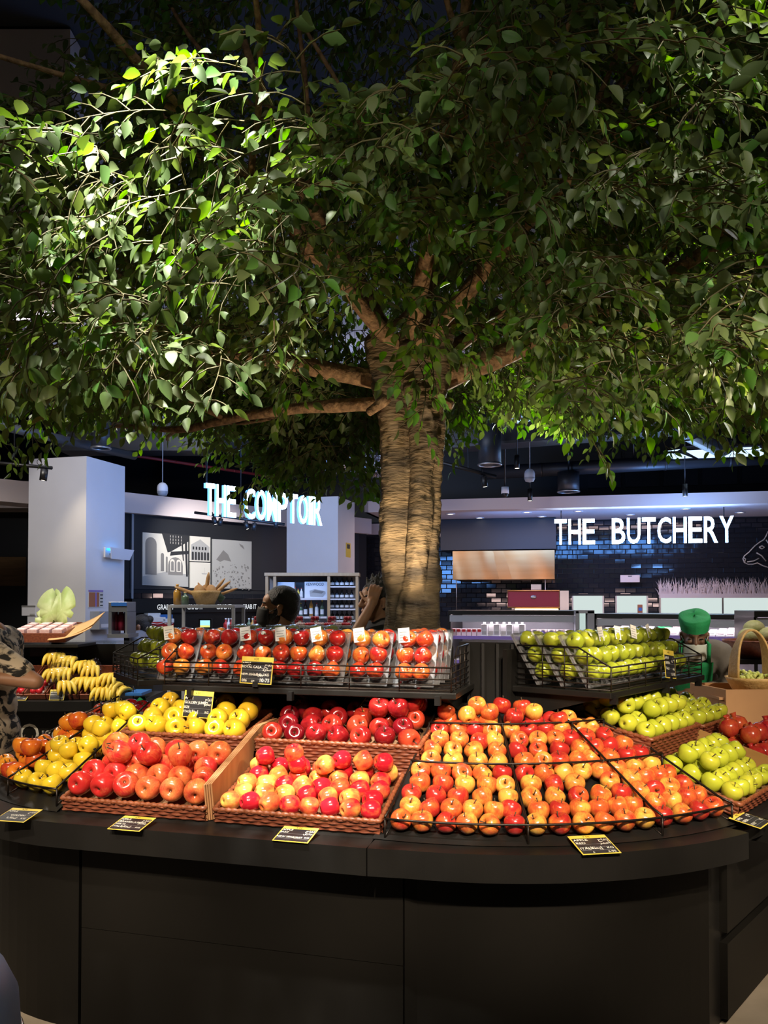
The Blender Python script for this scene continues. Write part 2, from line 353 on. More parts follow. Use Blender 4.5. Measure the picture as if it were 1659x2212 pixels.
# ================================================================= the room
struct('floor', MB().box((-9, -2, -.05), (10, 19, 0)), M_floor)
struct('ceiling', MB().box((-9, -2, 6.65), (10, 19, 6.75)), M_ceil)
struct('wall_back', MB().box((-9, 17.5, 0), (10, 17.7, 6.4)), M_darkwall)
struct('wall_left', MB().box((-9, -2, 0), (-8.8, 17.5, 6.4)), M_darkwall)
struct('wall_right', MB().box((9.8, -2, 0), (10, 17.5, 6.4)), M_darkwall)
# frame B: the butchery front, turned a little like the island; frame K: the slanting wall with the pictures
ub = Vector((.978, -.208, 0)).normalized(); nb = Vector((-ub.y, ub.x, 0)); OB = Vector((-.3, 12.75, 0)); BM = frame(OB, ub, nb, (0, 0, 1))
def Bp(px, py, t): return BM.inverted() @ onplane(px, py, OB + nb * t, nb)
uk = Vector((.669, .743, 0)); nk = Vector((-.743, .669, 0)); OK = Vector((-3.38, 10.92, 0)); KM = frame(OK, uk, nk, (0, 0, 1))
def Kp(px, py, t=0.0): return KM.inverted() @ onplane(px, py, OK + nk * t, nk)
def tiles(parent, M, s0, s1, z0, z1, tw, th, key, skip=(), limit=280):
    """rows of glazed tiles laid in half bond, proud of the grout; the ones round the key rectangle are single objects"""
    cell = []
    nr = int((z1 - z0) / th)
    for r in range(nr):
        x = s0 - (tw / 2 if r % 2 else 0)
        while x < s1:
            a = max(x, s0); b = min(x + tw, s1)
            if b - a > .03:
                cx, cz = (a + b) / 2, z0 + (r + .5) * th
                if not any(q[0] < cx < q[1] and q[2] < cz < q[3] for q in skip): cell.append((cx, cz, b - a))
            x += tw
    kx, kz = key; cell.sort(key=lambda c: (c[0] - kx) ** 2 + 4 * (c[1] - kz) ** 2)
    g = .004; cache = {}; rest = MB()
    def shape(mb, wd, T=None):
        h = th / 2 - g / 2; a = wd / 2 - g / 2; b = .006
        vs = [(-a, 0, -h), (a, 0, -h), (a, 0, h), (-a, 0, h), (-a + b, -.008, -h + b), (a - b, -.008, -h + b), (a - b, -.008, h - b), (-a + b, -.008, h - b)]
        mb.add(vs, [(4, 5, 6, 7), (0, 1, 5, 4), (1, 2, 6, 5), (2, 3, 7, 6), (3, 0, 4, 7)], 0, False, T)
    for i, (cx, cz, wd) in enumerate(cell):
        T = Matrix.Translation((cx, -.001, cz)) @ Euler((random.gauss(0, .012), 0, random.gauss(0, .012))).to_matrix().to_4x4()
        if i < limit:
            k = round(wd, 3)
            if k not in cache: q = MB(); shape(q, wd); cache[k] = q.mesh('tile', M_tile)
            o = obj('tile', cache[k], parent, M @ T)
        else: shape(rest, wd, M @ T)
    if rest.v: o = obj('tiles', rest.mesh('tiles', M_tile), parent); o['kind'] = 'stuff'
# ---- butchery wall, its bulkhead and soffit
wb = struct('wall_butchery', MB().box((-4.5, 1.9, 0), (8.5, 2.05, 3.0), M=BM), M_grout)
p1 = Bp(1480, 1240, 1.9)
tiles(wb, BM @ Matrix.Translation((0, 1.9, 0)), -1.2, 7.4, 1.35, 3.0, .17, .08, (p1.x, p1.z))
fas = MB(); fas.box((0, 0, 2.97), (8.5, .06, 3.14), M=BM); fas.box((-.0, .06, 2.97), (8.5, 1.9, 3.03), M=BM); fas.box((0, 0, 2.97), (.06, 1.9, 3.14), M=BM)
bulk = struct('ceiling_bulkhead', fas, M_soffit)
wb2 = struct('wall_upper_butchery', MB().box((-4.5, 2.3, 3.0), (8.5, 2.4, 6.4), M=BM), M_darkwall)
for i in range(7):
    a = 3.4 + i * .62; part('panel', MB().box((a, 2.26, 3.55), (a + .55, 2.3, 4.15), M=BM), M_duct, wb2)
cove = MB(); cove.box((-2.2, 1.84, 2.78), (0.0, 1.9, 2.97), M=BM); struct('trim_1', cove, M_soffit)
# ---- slanting wall behind the counter with pictures
wk = struct('wall_counter', MB().box((-.6, 0, 0), (4.6, .12, 2.76), M=KM), M_grout)
a = Kp(420, 1290); tiles(wk, KM, .05, 4.4, 1.0, 1.76, .17, .08, (a.x + .2, a.z), limit=150)
part('panel', MB().box((.05, -.012, 1.77), (4.4, 0, 2.76), M=KM), M_darkwall, wk)
part('trim', MB().box((.06, -.03, 0), (.09, 0, 2.76), M=KM), M_greymetal, wk)
bk = MB(); bk.box((-4, -.12, 2.76), (4.6, .3, 3.02), M=KM); struct('ceiling_cornice', bk, M_soffit)
# ---- white columns
def column(corner, L, name, ztop):
    M = frame((corner[0], corner[1], 0), -u, n, (0, 0, 1))
    return struct(name, MB().box((0, 0, 0), (L, L, ztop), M=frame((corner[0], corner[1], 0), u, n, (0, 0, 1)) @ Matrix.Translation((-L, 0, 0))), M_white)
c1 = at(184, 1380, 9.0); column(c1, .735, 'column_front', 3.18)
c2 = at(730, 1230, 11.5); column(c2, .76, 'column_middle', 3.06)
# ---- far wall on the near side of the shop: dark, a timber strip, a pale bulkhead
fl = struct('wall_far', MB().box((-8.8, 13.0, 0), (-4.2, 13.2, 3.0)), M_darkwall)
M_wood = pm('brown_timber', (.12, .065, .022), (.17, .09, .035), scale=4, rough=.5, stretch=(1, 1, 8))
for i in range(5): part('plank', MB().box((-7.2 + i * .55, 12.97, 1.85), (-6.68 + i * .55, 13.0, 2.3), bev=.004), M_wood, fl)
struct('ceiling_cornice', MB().box((-8.8, 12.4, 3.0), (-4.2, 13.2, 3.4)), M_soffit)
# ---- high pale ceiling rafts behind and beside the crown
struct('ceiling_raft', MB().box((-7.5, 7.2, 4.05), (-2.75, 10.4, 6.62)), M_soffit)
struct('ceiling_raft', MB().box((-2.75, 9.2, 4.45), (5.5, 10.1, 6.62)), M_soffit)
# ================================================================= ceiling services
def duct(name, pts, r, mat, label, n=18, rings=True):
    t = thing(name, label, 'duct', Vector(pts[0])); mb = MB(); mb.tube(pts, r, n); part('pipe_body', mb, mat, t, True)
    if rings:
        L = (Vector(pts[-1]) - Vector(pts[0])).length; k = max(2, int(L / .8)); d = (Vector(pts[-1]) - Vector(pts[0])).normalized()
        for i in range(1, k): p = Vector(pts[0]) + d * (L * i / k); part('joint_ring', MB().tube([p - d * .015, p + d * .015], r * 1.05, n), mat, t, True)
    p = (Vector(pts[0]) + Vector(pts[-1])) / 2; part('hanger', MB().tube([p, (p.x, p.y, 6.66)], .01, 5), M_duct, t, True)
    return t
bd = thing('rectangular_duct', 'long black rectangular air duct crossing above the butchery counter', 'duct', at(1250, 930, 10.6))
q0, q1 = at(930, 968, 11.2), at(1600, 915, 10.2); d = (q1 - q0).normalized(); e = Vector((-d.y, d.x, 0)).normalized()
part('duct_body', MB().box((0, 0, 0), ((q1 - q0).length, .5, .30), M=frame(q0, d, e)), M_duct, bd, True)
part('edge_rail', MB().box((0, -.02, -.02), ((q1 - q0).length, 0, .015), M=frame(q0, d, e)), M_ductgrey, bd, True)
duct('round_duct', [at(1300, 820, 7.4), at(1560, 955, 9.6)], .17, M_duct, 'black round duct slanting down over the butchery sign')
duct('round_duct', [at(1040, 1022, 12.4), at(1720, 985, 11.6)], .10, M_duct, 'long thin round duct running above the butchery bulkhead')
duct('round_duct', [at(200, 880, 10.9), at(640, 985, 13.4)], .20, M_ductgrey, 'grey round duct above the hanging counter sign')
duct('round_duct', [at(-60, 905, 8.0), at(290, 985, 10.5)], .05, M_ductgrey, 'thin grey pipe running over the front white column')
duct('red_pipe', [at(232, 975, 11.0), at(620, 1035, 13.2)], .022, pm('red_paint', (.35, .03, .03), rough=.5), 'thin red sprinkler pipe near the hanging counter sign', 8)
def foil(p0, p1, r, label):
    t = thing('foil_duct', label, 'duct', p0); mb = MB(); k = 40; m_ = 16; d = (p1 - p0); a = d.normalized().orthogonal(); b = d.normalized().cross(a)
    rr = random.Random(3)
    tab = [[r * (1 + .12 * math.sin(i * 2.2 + j) + rr.uniform(-.10, .10)) for j in range(m_)] for i in range(k + 1)]
    def fn(U, V):
        i = round(V * k); j = round(U * m_) % m_; an = 2 * PI * j / m_
        return p0 + d * V + (a * math.cos(an) + b * math.sin(an)) * tab[i][j]
    mb.grid(fn, m_, k, smooth=False); part('foil_skin', mb, M_foil, t, True); q = (p0 + p1) / 2; part('hanger', MB().tube([q, (q.x, q.y, 6.66)], .006, 5), M_duct, t, True)
foil(at(1080, 880, 10.0), at(1400, 868, 9.6), .13, 'crinkled silver foil duct above the black rectangular duct')
foil(at(690, 985, 11.0), at(850, 1005, 11.0), .13, 'crinkled silver foil duct beside the tree trunk')
beam = thing('cable_tray', 'dark steel cable tray hung under the ceiling above the white column', 'cable tray', at(120, 930, 9))
part('tray_body', MB().box((-4.2, 10.7, 3.55), (-2.3, 11.1, 3.9)), M_duct, beam, True); part('hanger', MB().box((-2.6, 10.85, 3.9), (-2.55, 10.9, 6.4)), M_duct, beam, True)
for (px, py, Y, r, h, lab) in ((1058, 1004, 10.5, .145, .55, 'black cylindrical air outlet hanging beside the trunk'), (218, 968, 9.3, .105, .40, 'black cylindrical air outlet above the front white column'), (1228, 1062, 12.0, .155, .28, 'wide dark dome lamp with pale rim over the butchery')):
    p = at(px, py, Y); t = thing('air_outlet' if 'outlet' in lab else 'dome_lamp', lab, 'air outlet' if 'outlet' in lab else 'lamp', p)
    part('drum', MB().lathe([(0, h), (r, h), (r, 0), (r * .9, 0), (r * .9, h * .8), (0, h * .8)], 24), M_duct, t)
    part('rim', MB().tube([(r * math.cos(i * PI / 12), r * math.sin(i * PI / 12), 0) for i in range(24)], .012, 6, closed=True), M_steel, t)
    part('hanger', MB().tube([(0, 0, h), (0, 0, 6.66 - p.z)], .012), M_duct, t)
def capsule(px, py, Y, lab):
    p = at(px, py, Y); s = Y / 1800.0; t = thing('ceiling_speaker', lab, 'speaker', p); r = 11.5 * s; h = 15 * s
    part('body', MB().lathe([(0, -h)] + [(r * math.sin(a), -h + r - r * math.cos(a)) for a in (.5, 1.0, 1.4)] + [(r, -h + r), (r, h - r)] + [(r * math.cos(a), h - r + r * math.sin(a)) for a in (.5, 1.0, 1.4)] + [(0, h)], 18), M_white, t)
    part('grille', MB().lathe([(r * 1.01, -h * .3), (r * 1.02, -h * .45), (r * .8, -h * .86), (0, -h * 1.01)], 18), M_greymetal, t)
    part('cord', MB().tube([(0, 0, h), (0, 0, 6.66 - p.z)], .006), M_greymetal, t)
capsule(1144, 1027, 11.0, 'white capsule pendant speaker hanging above the butchery sign'); capsule(351, 1057, 10.0, 'white capsule pendant speaker hanging before the picture wall')
t = thing('dome_camera', 'small white dome camera hanging near the trunk', 'camera', at(1091, 1066, 11.5)); part('mount', MB().lathe([(0, .09), (.05, .09), (.055, 0), (0, 0)], 16), M_white, t); part('dome', MB().ball((0, 0, -.01), .045), M_blackmetal, t); part('stem', MB().tube([(0, 0, .08), (0, 0, 3.5)], .012), M_blackmetal, t)
M_lamp = emat('lamp_glow', (1, .92, .8), 7.0); M_panel_glow = emat('painted_panel_glow', (.55, .75, 1.0), 1.6)  # second glow imitates blue sign light falling on white ceiling panels
def can(px, py, Y, lab, ang=0, h=.17, r=.035, rod=0):
    t = thing('spot_lamp', lab, 'lamp', Matrix.Translation(at(px, py, Y)) @ Euler((0, ang, 0)).to_matrix().to_4x4())
    part('housing', MB().lathe([(r * .9, 0), (r, 0), (r, h), (0, h)], 16), M_blackmetal, t); part('bulb', MB().lathe([(0, .004), (r * .88, .004)], 16), M_lamp, t); part('rod', MB().tube([(0, 0, h), (0, 0, h + (rod or 6.66 - at(px, py, Y).z - h))], .008), M_blackmetal, t); return t
can(1145, 1082, 11.8, 'small black cylinder spot nearest the trunk over butchery'); can(1480, 1072, 11.5, 'small black cylinder spot beside the word butchery')
can(1117, 1012, 10.8, 'black cylinder spot next to the hanging air outlet')
# track over the front column with its lamp (this lamp makes the warm scallop on the column)
tr = thing('lamp_track', 'black lamp track in front of the white column', 'lamp track', at(60, 1012, 7.6))
part('rail', MB().tube([at(-60, 995, 7.6), at(113, 1011, 7.6)], .016, 4), M_blackmetal, tr, True)
part('hanger', MB().tube([at(31, 1003, 7.6), at(31, 700, 7.6)], .006, 4), M_blackmetal, tr, True)
part('cable_loop', MB().tube([at(85 + 5 * math.cos(i * PI / 6), 998 + 6 * math.sin(i * PI / 6), 7.6) for i in range(12)], .003, 4, closed=True), M_blackmetal, tr, True)
sp = can(93, 1038, 7.6, 'lit black track spot before the front white column', .12, .105, .033, .05)
c0 = at(150, 1090, 8.6); spot('column_spot_lamp', (c0.x, 8.55, 3.35), (c0.x, 9.12, 1.6), 34, 46, .9, (1, .82, .52))
# second track left of the trunk with two heads
tk = thing('lamp_track', 'black lamp track with rods beside the trunk', 'lamp track', at(1010, 1012, 9.8))
part('rail', MB().tube([at(940, 996, 9.8), at(1072, 1030, 9.8)], .022, 4), M_blackmetal, tk, True); part('hanger', MB().tube([at(1010, 1010, 9.8), at(1010, 880, 9.8)], .006, 4), M_blackmetal, tk, True)
can(1048, 1052, 9.8, 'tilted black track spot beside the trunk', -.15, .12, .035, .09)
for i, px in enumerate((466, 474, 535, 547, 596)):
    can(px, (1133, 1136, 1143, 1146, 1140)[i], 9.2, ORD[i] + ' small black spot under the glowing counter sign, counted from the front column', (-.3, .2, -.3, .2, 0)[i], .085, .025, .06)
tk = thing('lamp_track', 'black lamp track below the glowing counter sign', 'lamp track', at(520, 1112, 9.2)); part('rail', MB().tube([at(420, 1107, 9.2), at(615, 1133, 9.2)], .015, 4), M_blackmetal, tk, True); q = at(520, 1118, 9.2); part('hanger', MB().tube([q, (q.x, q.y, 6.66)], .006, 5), M_blackmetal, tk, True)
# white ceiling panels at the far end; the sign's blue light is put in as glow
for (a, lab) in ((((1476, 972), (1640, 963), (1655, 985), (1508, 990)), 'large white ceiling panel over the butchery, blue light put in as glow'), (((1432, 983), (1470, 978), (1500, 989), (1455, 992)), 'small white ceiling panel beside the large one, blue light put in as glow')):
    zz = 3.62; P = []
    for (px, py) in a: P.append(onplane(px, py, (0, 0, zz), (0, 0, 1)))
    t = thing('glow_painted_panel', lab, 'ceiling panel', P[0]); mb = MB(); vs = [tuple(p) for p in P] + [(p.x, p.y, p.z + .05) for p in P]
    mb.add(vs, [(0, 1, 2, 3), (7, 6, 5, 4), (0, 4, 5, 1), (1, 5, 6, 2), (2, 6, 7, 3), (3, 7, 4, 0)]); part('panel_slab', mb, M_panel_glow, t, True)
    part('frame', MB().tube([p + Vector((0, 0, .02)) for p in P], .03, 4, closed=True), M_duct, t, True)
for i, px in enumerate((974, 1034, 1138, 1170, 1249, 1363, 1480, 1603)):
    s = Bp(px, (1123, 1115, 1112, 1120, 1109, 1108, 1103, 1098)[i], 0.5 + .5 * (i % 2)).x
    t = thing('downlight', ORD[i] + ' round downlight in the soffit over the butchery, counted from the trunk', 'downlight', BM @ Matrix.Translation((s, .45 + .7 * (i % 2), 2.97)))
    part('ring', MB().lathe([(.055, 0), (.075, 0), (.075, -.012), (.055, -.012)], 18), M_white, t); part('bulb', MB().lathe([(0, -.004), (.056, -.004)], 18), M_lamp, t)
# ================================================================= glowing signs: each letter its own part
def sign(name, word_list, M, height, label, rods, zrod):
    t = thing(name, label, 'sign', M)
    x = 0
    for (ch, x0, wd) in word_list:
        mb = MB(); text(mb, ch, 1.0, Matrix.Identity(4), 0, .0, .008)
        xs = [v[0] for v in mb.v]; ys = [v[1] for v in mb.v]; x1, x2, y1, y2 = min(xs), max(xs), min(ys), max(ys)
        fv = [((v[0] - x1) / (x2 - x1) * wd + x0, 0, (v[1] - y1) / (y2 - y1) * height) for v in mb.v]
        k = len(fv); from collections import Counter
        ed = Counter()
        for f in mb.f:
            for i in range(len(f)): ed[tuple(sorted((f[i], f[(i + 1) % len(f)])))] += 1
        dp = .035; m2 = MB(); vs = fv + [(a, dp, c) for a, b, c in fv]
        m2.add(vs, list(mb.f), 0); m2.add(vs, [tuple(i + k for i in f[::-1]) for f in mb.f], 1)
        m2.add(vs, [(a, b, b + k, a + k) for (a, b), c in ed.items() if c == 1], 1)
        part('letter', m2, [M_sign, M_signside], t)
    for rx in rods: part('rod', MB().tube([(rx, .05, height), (rx, .05, zrod)], .008, 6), M_blackmetal, t)
    return t
def word(s, px0, px1, f, gap=.16):
    wid = [.42 if c == 'I' else 1 for c in s]; tot = sum(wid); a = f(px0); b = f(px1); wd = (b - a) / (tot + (len(s) - 1) * gap); return [(c, a + wd * (sum(wid[:i]) + i * gap), wd * wid[i]) for i, c in enumerate(s)]
z0 = Bp(1400, 1174, .3); z1 = Bp(1400, 1118, .3)
sign('butchery_sign', word('THE', 1198, 1285, lambda p: Bp(p, 1150, .3).x) + word('BUTCHERY', 1322, 1585, lambda p: Bp(p, 1150, .3).x, .14), BM @ Matrix.Translation((0, .3, z0.z)), z1.z - z0.z, 'glowing white hanging letters in two words under the pale soffit', [Bp(1212, 1100, .3).x, Bp(1565, 1100, .3).x], .55)
ps = at(443, 1113, 7.5); SM = frame((ps.x, ps.y, 0), uk, nk, (0, 0, 1))
def Sp(px): return (SM.inverted() @ onplane(px, 1090, ps, nk)).x
sign('counter_sign', word('THE', 445, 510, Sp) + word('COMPTOIR', 530, 696, Sp, .12), SM @ Matrix.Translation((0, 0, 2.385)), .29, 'glowing white hanging letters before the middle white column, partly behind leaves', [.05, 1.4], 4.28)
# ================================================================= the fruit island
isl = thing('fruit_island', 'long dark rounded fruit display counter with charcoal panelled sides', 'display counter', Vector((-.2, 3.4, 0)))
lineA = arc(CL, 1.05, 190, 254.5, 14) + [tuple(R(-.06, 0, 0))[:2]]
lineB = [tuple(R(-.056, 0, 0))[:2]] + arc(CF, 1.42, 254.5, 305, 20)
lineC = [tuple(G(-.13, 0.03, 0))[:2], tuple(G(.3, 0.0, 0))[:2], tuple(G(1.2, 0, 0))[:2]]
for L in (lineA, lineB, lineC): part('lip_edge', MB().band(L, LIP - .09, LIP, .66), M_black, isl, True)
part('lip_plate', MB().band(arc(CF, 1.36, 303, 316, 4), LIP - .06, LIP - .02, .3), M_black, isl, True)
core = [tuple(R(-1.2, .6, 0))[:2], tuple(R(.1, .6, 0))[:2]] + arc(CF, .85, 262, 312, 6) + [tuple(G(1.18, .5, 0))[:2], (1.35, 4.75), (-.9, 4.6), (-1.5, 4.25), (-1.8, 3.9)]
part('deck', MB().prism(core, .70, .795), M_black, isl, True)
z = LIP - .09
part('side_panel', MB().band(arc(CL, .92, 188, 254, 16), .0, z, .03), M_panel, isl, True)
A2 = [tuple(R(-1.215, .13, 0))[:2], tuple(R(.03, .13, 0))[:2]]
part('front_panel', MB().band(A2, .378, z, .03), M_panel, isl, True); part('front_panel', MB().band(A2, .0, .376, .03), M_panel, isl, True)
A3 = [tuple(R(.036, .13, 0))[:2]] + arc(CF, 1.285, 254.8, 303.5, 22)
part('front_panel', MB().band(A3, .0, z, .03), M_panel, isl, True)
wp = Vector((1.30, 3.18, 0)); A4 = [tuple(wp + w * .0)[:2], tuple(wp + w * 1.2)[:2]]
part('wing_panel', MB().band(A4, .345, z - .02, .03), M_panel, isl, True); part('wing_panel', MB().band(A4, .02, .305, .03), M_panel, isl, True)
part('wing_backing', MB().band([tuple(wp + mm * .03 + w * -.16)[:2], tuple(wp + mm * .03 + w * 1.2)[:2]], .0, z, .03), M_black, isl, True)
part('inner_frame', MB().prism(arc(CL, .86, 188, 254, 10) + [tuple(R(.0, .2, 0))[:2]] + arc(CF, 1.2, 256, 303, 10) + [tuple(G(-.1, .4, 0))[:2], tuple(G(1.1, .35, 0))[:2], (1.3, 4.7), (-.9, 4.55), (-1.5, 4.2), (-1.75, 3.9)], .01, .70), M_black, isl, True)
def riser(M, s0, s1):
    P = [(.11, .80), (.49, .895), (.49, .937), (.95, 1.02), (.95, .80)]; k = len(P)
    vs = [(s0, a, b) for a, b in P] + [(s1, a, b) for a, b in P]
    return MB().add(vs, [tuple(range(k - 1, -1, -1)), tuple(range(k, 2 * k))] + [(i, (i + 1) % k, k + (i + 1) % k, k + i) for i in range(k)], M=M)
part('riser', riser(RM, -1.28, -.02), M_black, isl, True); part('riser', riser(GM, -.2, 1.15), M_black, isl, True)
def conebed(c, rf, ri, a0, a1):
    mb = MB(); k = 24
    for s in (0, 1):
        mb.grid(lambda U, V: (c[0] + (rf + (ri - rf) * V) * math.cos(math.radians(a0 + (a1 - a0) * U)), c[1] + (rf + (ri - rf) * V) * math.sin(math.radians(a0 + (a1 - a0) * U)), .803 + max(0, V * (rf - ri) - (.033 if rf > 1 else 0)) * (.47 if rf > 1 else .5) - s * .012), k, 8, flip=bool(s))
    return mb
part('sloped_bed', conebed(CF, 1.335, .52, 248.5, 309), M_black, isl, True); part('sloped_bed', conebed(CL, .93, .33, 188, 248), M_black, isl, True)
# back boards and the corner post that carry the upper shelves
part('back_board', MB().box((-1.18, 1.1, .8), (.02, 1.12, 1.40), M=RM), M_black, isl, True); part('back_board', MB().box((-.40, 1.0, .8), (1.0, 1.02, 1.40), M=GM), M_black, isl, True)
part('corner_post', MB().prism([(.33, 3.66), (.60, 3.55), (.74, 3.74), (.42, 3.86)], .8, 1.425), M_black, isl, True)
for i in range(4): part('post_rib', MB().box((.36 + i * .06, 3.615 - i * .022, .95), (.372 + i * .06, 3.66 - i * .022, 1.42)), M_blackmetal, isl, True)
part('upper_shelf', MB().box((-1.14, .57, 1.222), (.13, 1.08, 1.247), bev=.004, M=RM), M_black, isl, True)
part('upper_shelf', MB().box((-.36, .555, 1.222), (.68, 1.0, 1.247), bev=.004, M=GM), M_black, isl, True)
part('upper_shelf', MB().box((0, 0, 1.222), (.5, .4, 1.247), bev=.004, M=frame(R(-1.5, .86, 0), Vector((.5, -.866, 0)), Vector((.866, .5, 0)), (0, 0, 1)) @ Matrix.Translation((-.28, 0, 0))), M_black, isl, True)
for M, ss in ((RM, (-1.0, -.55, .06)), (GM, (-.33, .2, .6))):
    for s in ss: part('bracket', MB().add([(s, .60, 1.222), (s, 1.08, 1.222), (s, 1.08, 1.08), (s + .025, .60, 1.222), (s + .025, 1.08, 1.222), (s + .025, 1.08, 1.08)], [(0, 2, 1), (3, 4, 5), (0, 1, 4, 3), (1, 2, 5, 4), (2, 0, 3, 5)], M=M), M_black, isl, True)
    for s in ss: part('shelf_clip', MB().box((s - .01, .545, 1.20), (s + .012, .572, 1.235), M=M), M_blackmetal, isl, True)
# ---------------------------------------------------------------- wicker baskets
def weave(mb, w_, h, M, outward=-1, pitch=.028, row=.0125):
    """one woven side: weavers of alternating over and under past the stakes"""
    nc = max(4, round(w_ / pitch)); nr = max(3, round(h / row)); rx, rz = 4, 3
    def fn(U, V):
        x = U * nc; y = V * nr; r = min(int(y), nr - 1); fr = y - r
        d = (.5 + .5 * math.cos(PI * x + (PI if r % 2 else 0))) * .0055 + .0035 * math.sin(PI * fr)
        if fr < .02 or fr > .98: d = .0
        return (U * w_, outward * d, V * h)
    mb.grid(fn, nc * rx, nr * rz, M=M, flip=outward > 0)
    return mb
def basket(name, M, w_, d_, hf, hb, label, rise=None, group=None):
    t = thing(name, label, 'basket', M, group)
    I = Matrix.Identity(4)
    mb = MB(); weave(mb, w_, hf, I); mb.box((0, .002, 0), (w_, .010, hf)); part('woven_front', mb, M_wicker, t)
    mb = MB(); weave(mb, w_, hb, Matrix.Translation((w_, d_, 0)) @ Matrix.Rotation(PI, 4, 'Z')); mb.box((0, d_ - .01, 0), (w_, d_ - .002, hb)); part('woven_back', mb, M_wicker, t)
    for sx in (0, 1):
        T = Matrix.Translation((0, d_, 0)) @ Matrix.Rotation(-PI / 2, 4, 'Z') if sx == 0 else Matrix.Translation((w_, 0, 0)) @ Matrix.Rotation(PI / 2, 4, 'Z')
        mb = MB(); weave(mb, d_, min(hf, hb), T); x = .002 if sx == 0 else w_ - .010; mb.box((x, 0, 0), (x + .008, d_, min(hf, hb))); part('woven_side', mb, M_wicker, t)
    mb = MB(); cs = [(0, 0, hf), (w_, 0, hf), (w_, d_, hb), (0, d_, hb)]; pts = []; rr = []
    for i in range(4):
        a = Vector(cs[i]); b = Vector(cs[(i + 1) % 4]); k = int((b - a).length / .008)
        for j in range(k): pts.append(a.lerp(b, j / k)); rr.append(.0085 + .0022 * math.sin(j * 2.1))
    mb.tube(pts, rr, 7, closed=True); part('braided_rim', mb, M_rim, t)
    mb = MB(); mb.box((.01, .01, .002), (w_ - .01, d_ - .01, .010)); part('base_board', mb, M_wicker, t)
    if rise is not None: part('cardboard_liner', MB().box((.012, .012, rise - .006), (w_ - .012, d_ - .012, rise)), M_carddark, t)
    return t
def slope(M, s, t, z, deg): return M @ Matrix.Translation((s, t, z)) @ Matrix.Rotation(math.radians(deg), 4, 'X')
BK = {}
BK['jumbo'] = slope(RM, -1.30, .135, .808, 14); BK['jazz'] = slope(RM, -.665, .135, .808, 14)
BK['yellow2'] = slope(RM, -1.26, .475, .945, 10.5); BK['red2'] = slope(RM, -.655, .475, .945, 10.5)
BK['green1'] = slope(GM, -.215, .135, .808, 14); BK['green2'] = slope(GM, -.215, .475, .945, 10.5); BK['green3'] = slope(GM, .375, .475, .945, 10.5); BK['pom'] = slope(GM, .375, .135, .808, 14)
basket('wicker_basket', BK['jumbo'], .595, .335, .050, .062, 'low reddish wicker basket of big red apples on the lip', .02)
basket('wicker_basket', BK['jazz'], .615, .335, .050, .062, 'low reddish wicker basket of glossy oval apples, front of the island', .02)
basket('wicker_basket', BK['yellow2'], .545, .36, .115, .115, 'deep wicker basket of big yellow apples on the upper step', .075)
basket('wicker_basket', BK['red2'], .665, .36, .110, .110, 'deep wicker basket of dark red apples below the tray shelf', .07)
basket('wicker_basket', BK['green1'], .525, .335, .050, .062, 'low wicker basket of green apples beside the timber board', .02)
basket('wicker_basket', BK['green2'], .525, .36, .115, .115, 'deep wicker basket of green apples below the green tray shelf', .08)
basket('wicker_basket', BK['green3'], .40, .36, .10, .10, 'small wicker basket of green apples beyond the timber board', .07)
basket('wicker_basket', BK['pom'], .60, .335, .050, .062, 'low wicker basket of pomegranates beyond the timber board', .02)
# cardboard sheets standing between the two front baskets, timber board on the wing
def board(M, s, th, prof, name, label, mat, nsheet):
    t = thing(name, label, 'divider', M @ Matrix.Translation((s, prof[0][0], prof[0][1])))
    for i in range(nsheet):
        a = s + i * th; k = len(prof); off = (i - nsheet / 2) * .004
        vs = [(a, y + off, z + off * .3) for y, z in prof] + [(a + th * .85, y + off, z + off * .3) for y, z in prof]
        part('sheet', MB().add(vs, [tuple(range(k - 1, -1, -1)), tuple(range(k, 2 * k))] + [(j, (j + 1) % k, k + (j + 1) % k, k + j) for j in range(k)], M=M), mat, t, True)
board(RM, -.703, .007, [(.145, .812), (.47, .90), (.48, 1.0), (.72, 1.06), (.72, 1.10), (.56, 1.095), (.12, .945)], 'cardboard_divider', 'folded brown cardboard sheets dividing the two front baskets', M_card, 4)
M_timb = pm('ochre_board', (.40, .205, .06), (.47, .25, .08), scale=3, rough=.6, stretch=(1, .3, 3))
board(GM, .325, .018, [(.12, .81), (.49, .90), (.5, .94), (.80, 1.0), (.80, 1.09), (.55, 1.06), (.12, .935)], 'timber_divider', 'ochre board dividing green apples from pomegranates', M_timb, 1)
# ---------------------------------------------------------------- wire racks
def wires(name, lines, parent, r=.0028, nm=None):
    mb = MB()
    for L in lines: mb.tube(L, r, 5)
    return part(name, mb, M_wire, parent)
def wire_basket(M, W_, D, label):
    t = thing('wire_basket', label, 'wire basket', M)
    zs = (.006, .028, .050, .074); hb = .17
    wires('top_rail', [[(0, D, hb), (0, .14, hb), (0, 0, .096), (W_, 0, .096), (W_, .14, hb), (W_, D, hb)]], t, .0038)
    wires('front_grille', [[(0, 0, z), (W_, 0, z)] for z in zs] + [[(x, 0, 0), (x, 0, .096)] for x in [W_ * i / 6 for i in range(7)]], t)
    for x in (0, W_):
        L = [[(x, 0, z), (x, D, z)] for z in zs] + [[(x, .14 * (z - .096) / (hb - .096), z), (x, D, z)] for z in (.10, .135)] + [[(x, y, 0), (x, y, min(hb, .096 + y * .53))] for y in (.1, .2, .3)]
        wires('side_grille', L, t)
    wires('bottom_grille', [[(0, y, .003), (W_, y, .003)] for y in (.05, .15, .25, .35)], t)
    return t
wire_basket(RM @ Matrix.Translation((-1.13, .575, 1.248)), 1.24, .48, 'black wire basket of wrapped red apple trays on the upper shelf')
wire_basket(GM @ Matrix.Translation((-.35, .56, 1.248)), 1.0, .42, 'black wire basket of wrapped green apple trays on the upper shelf')
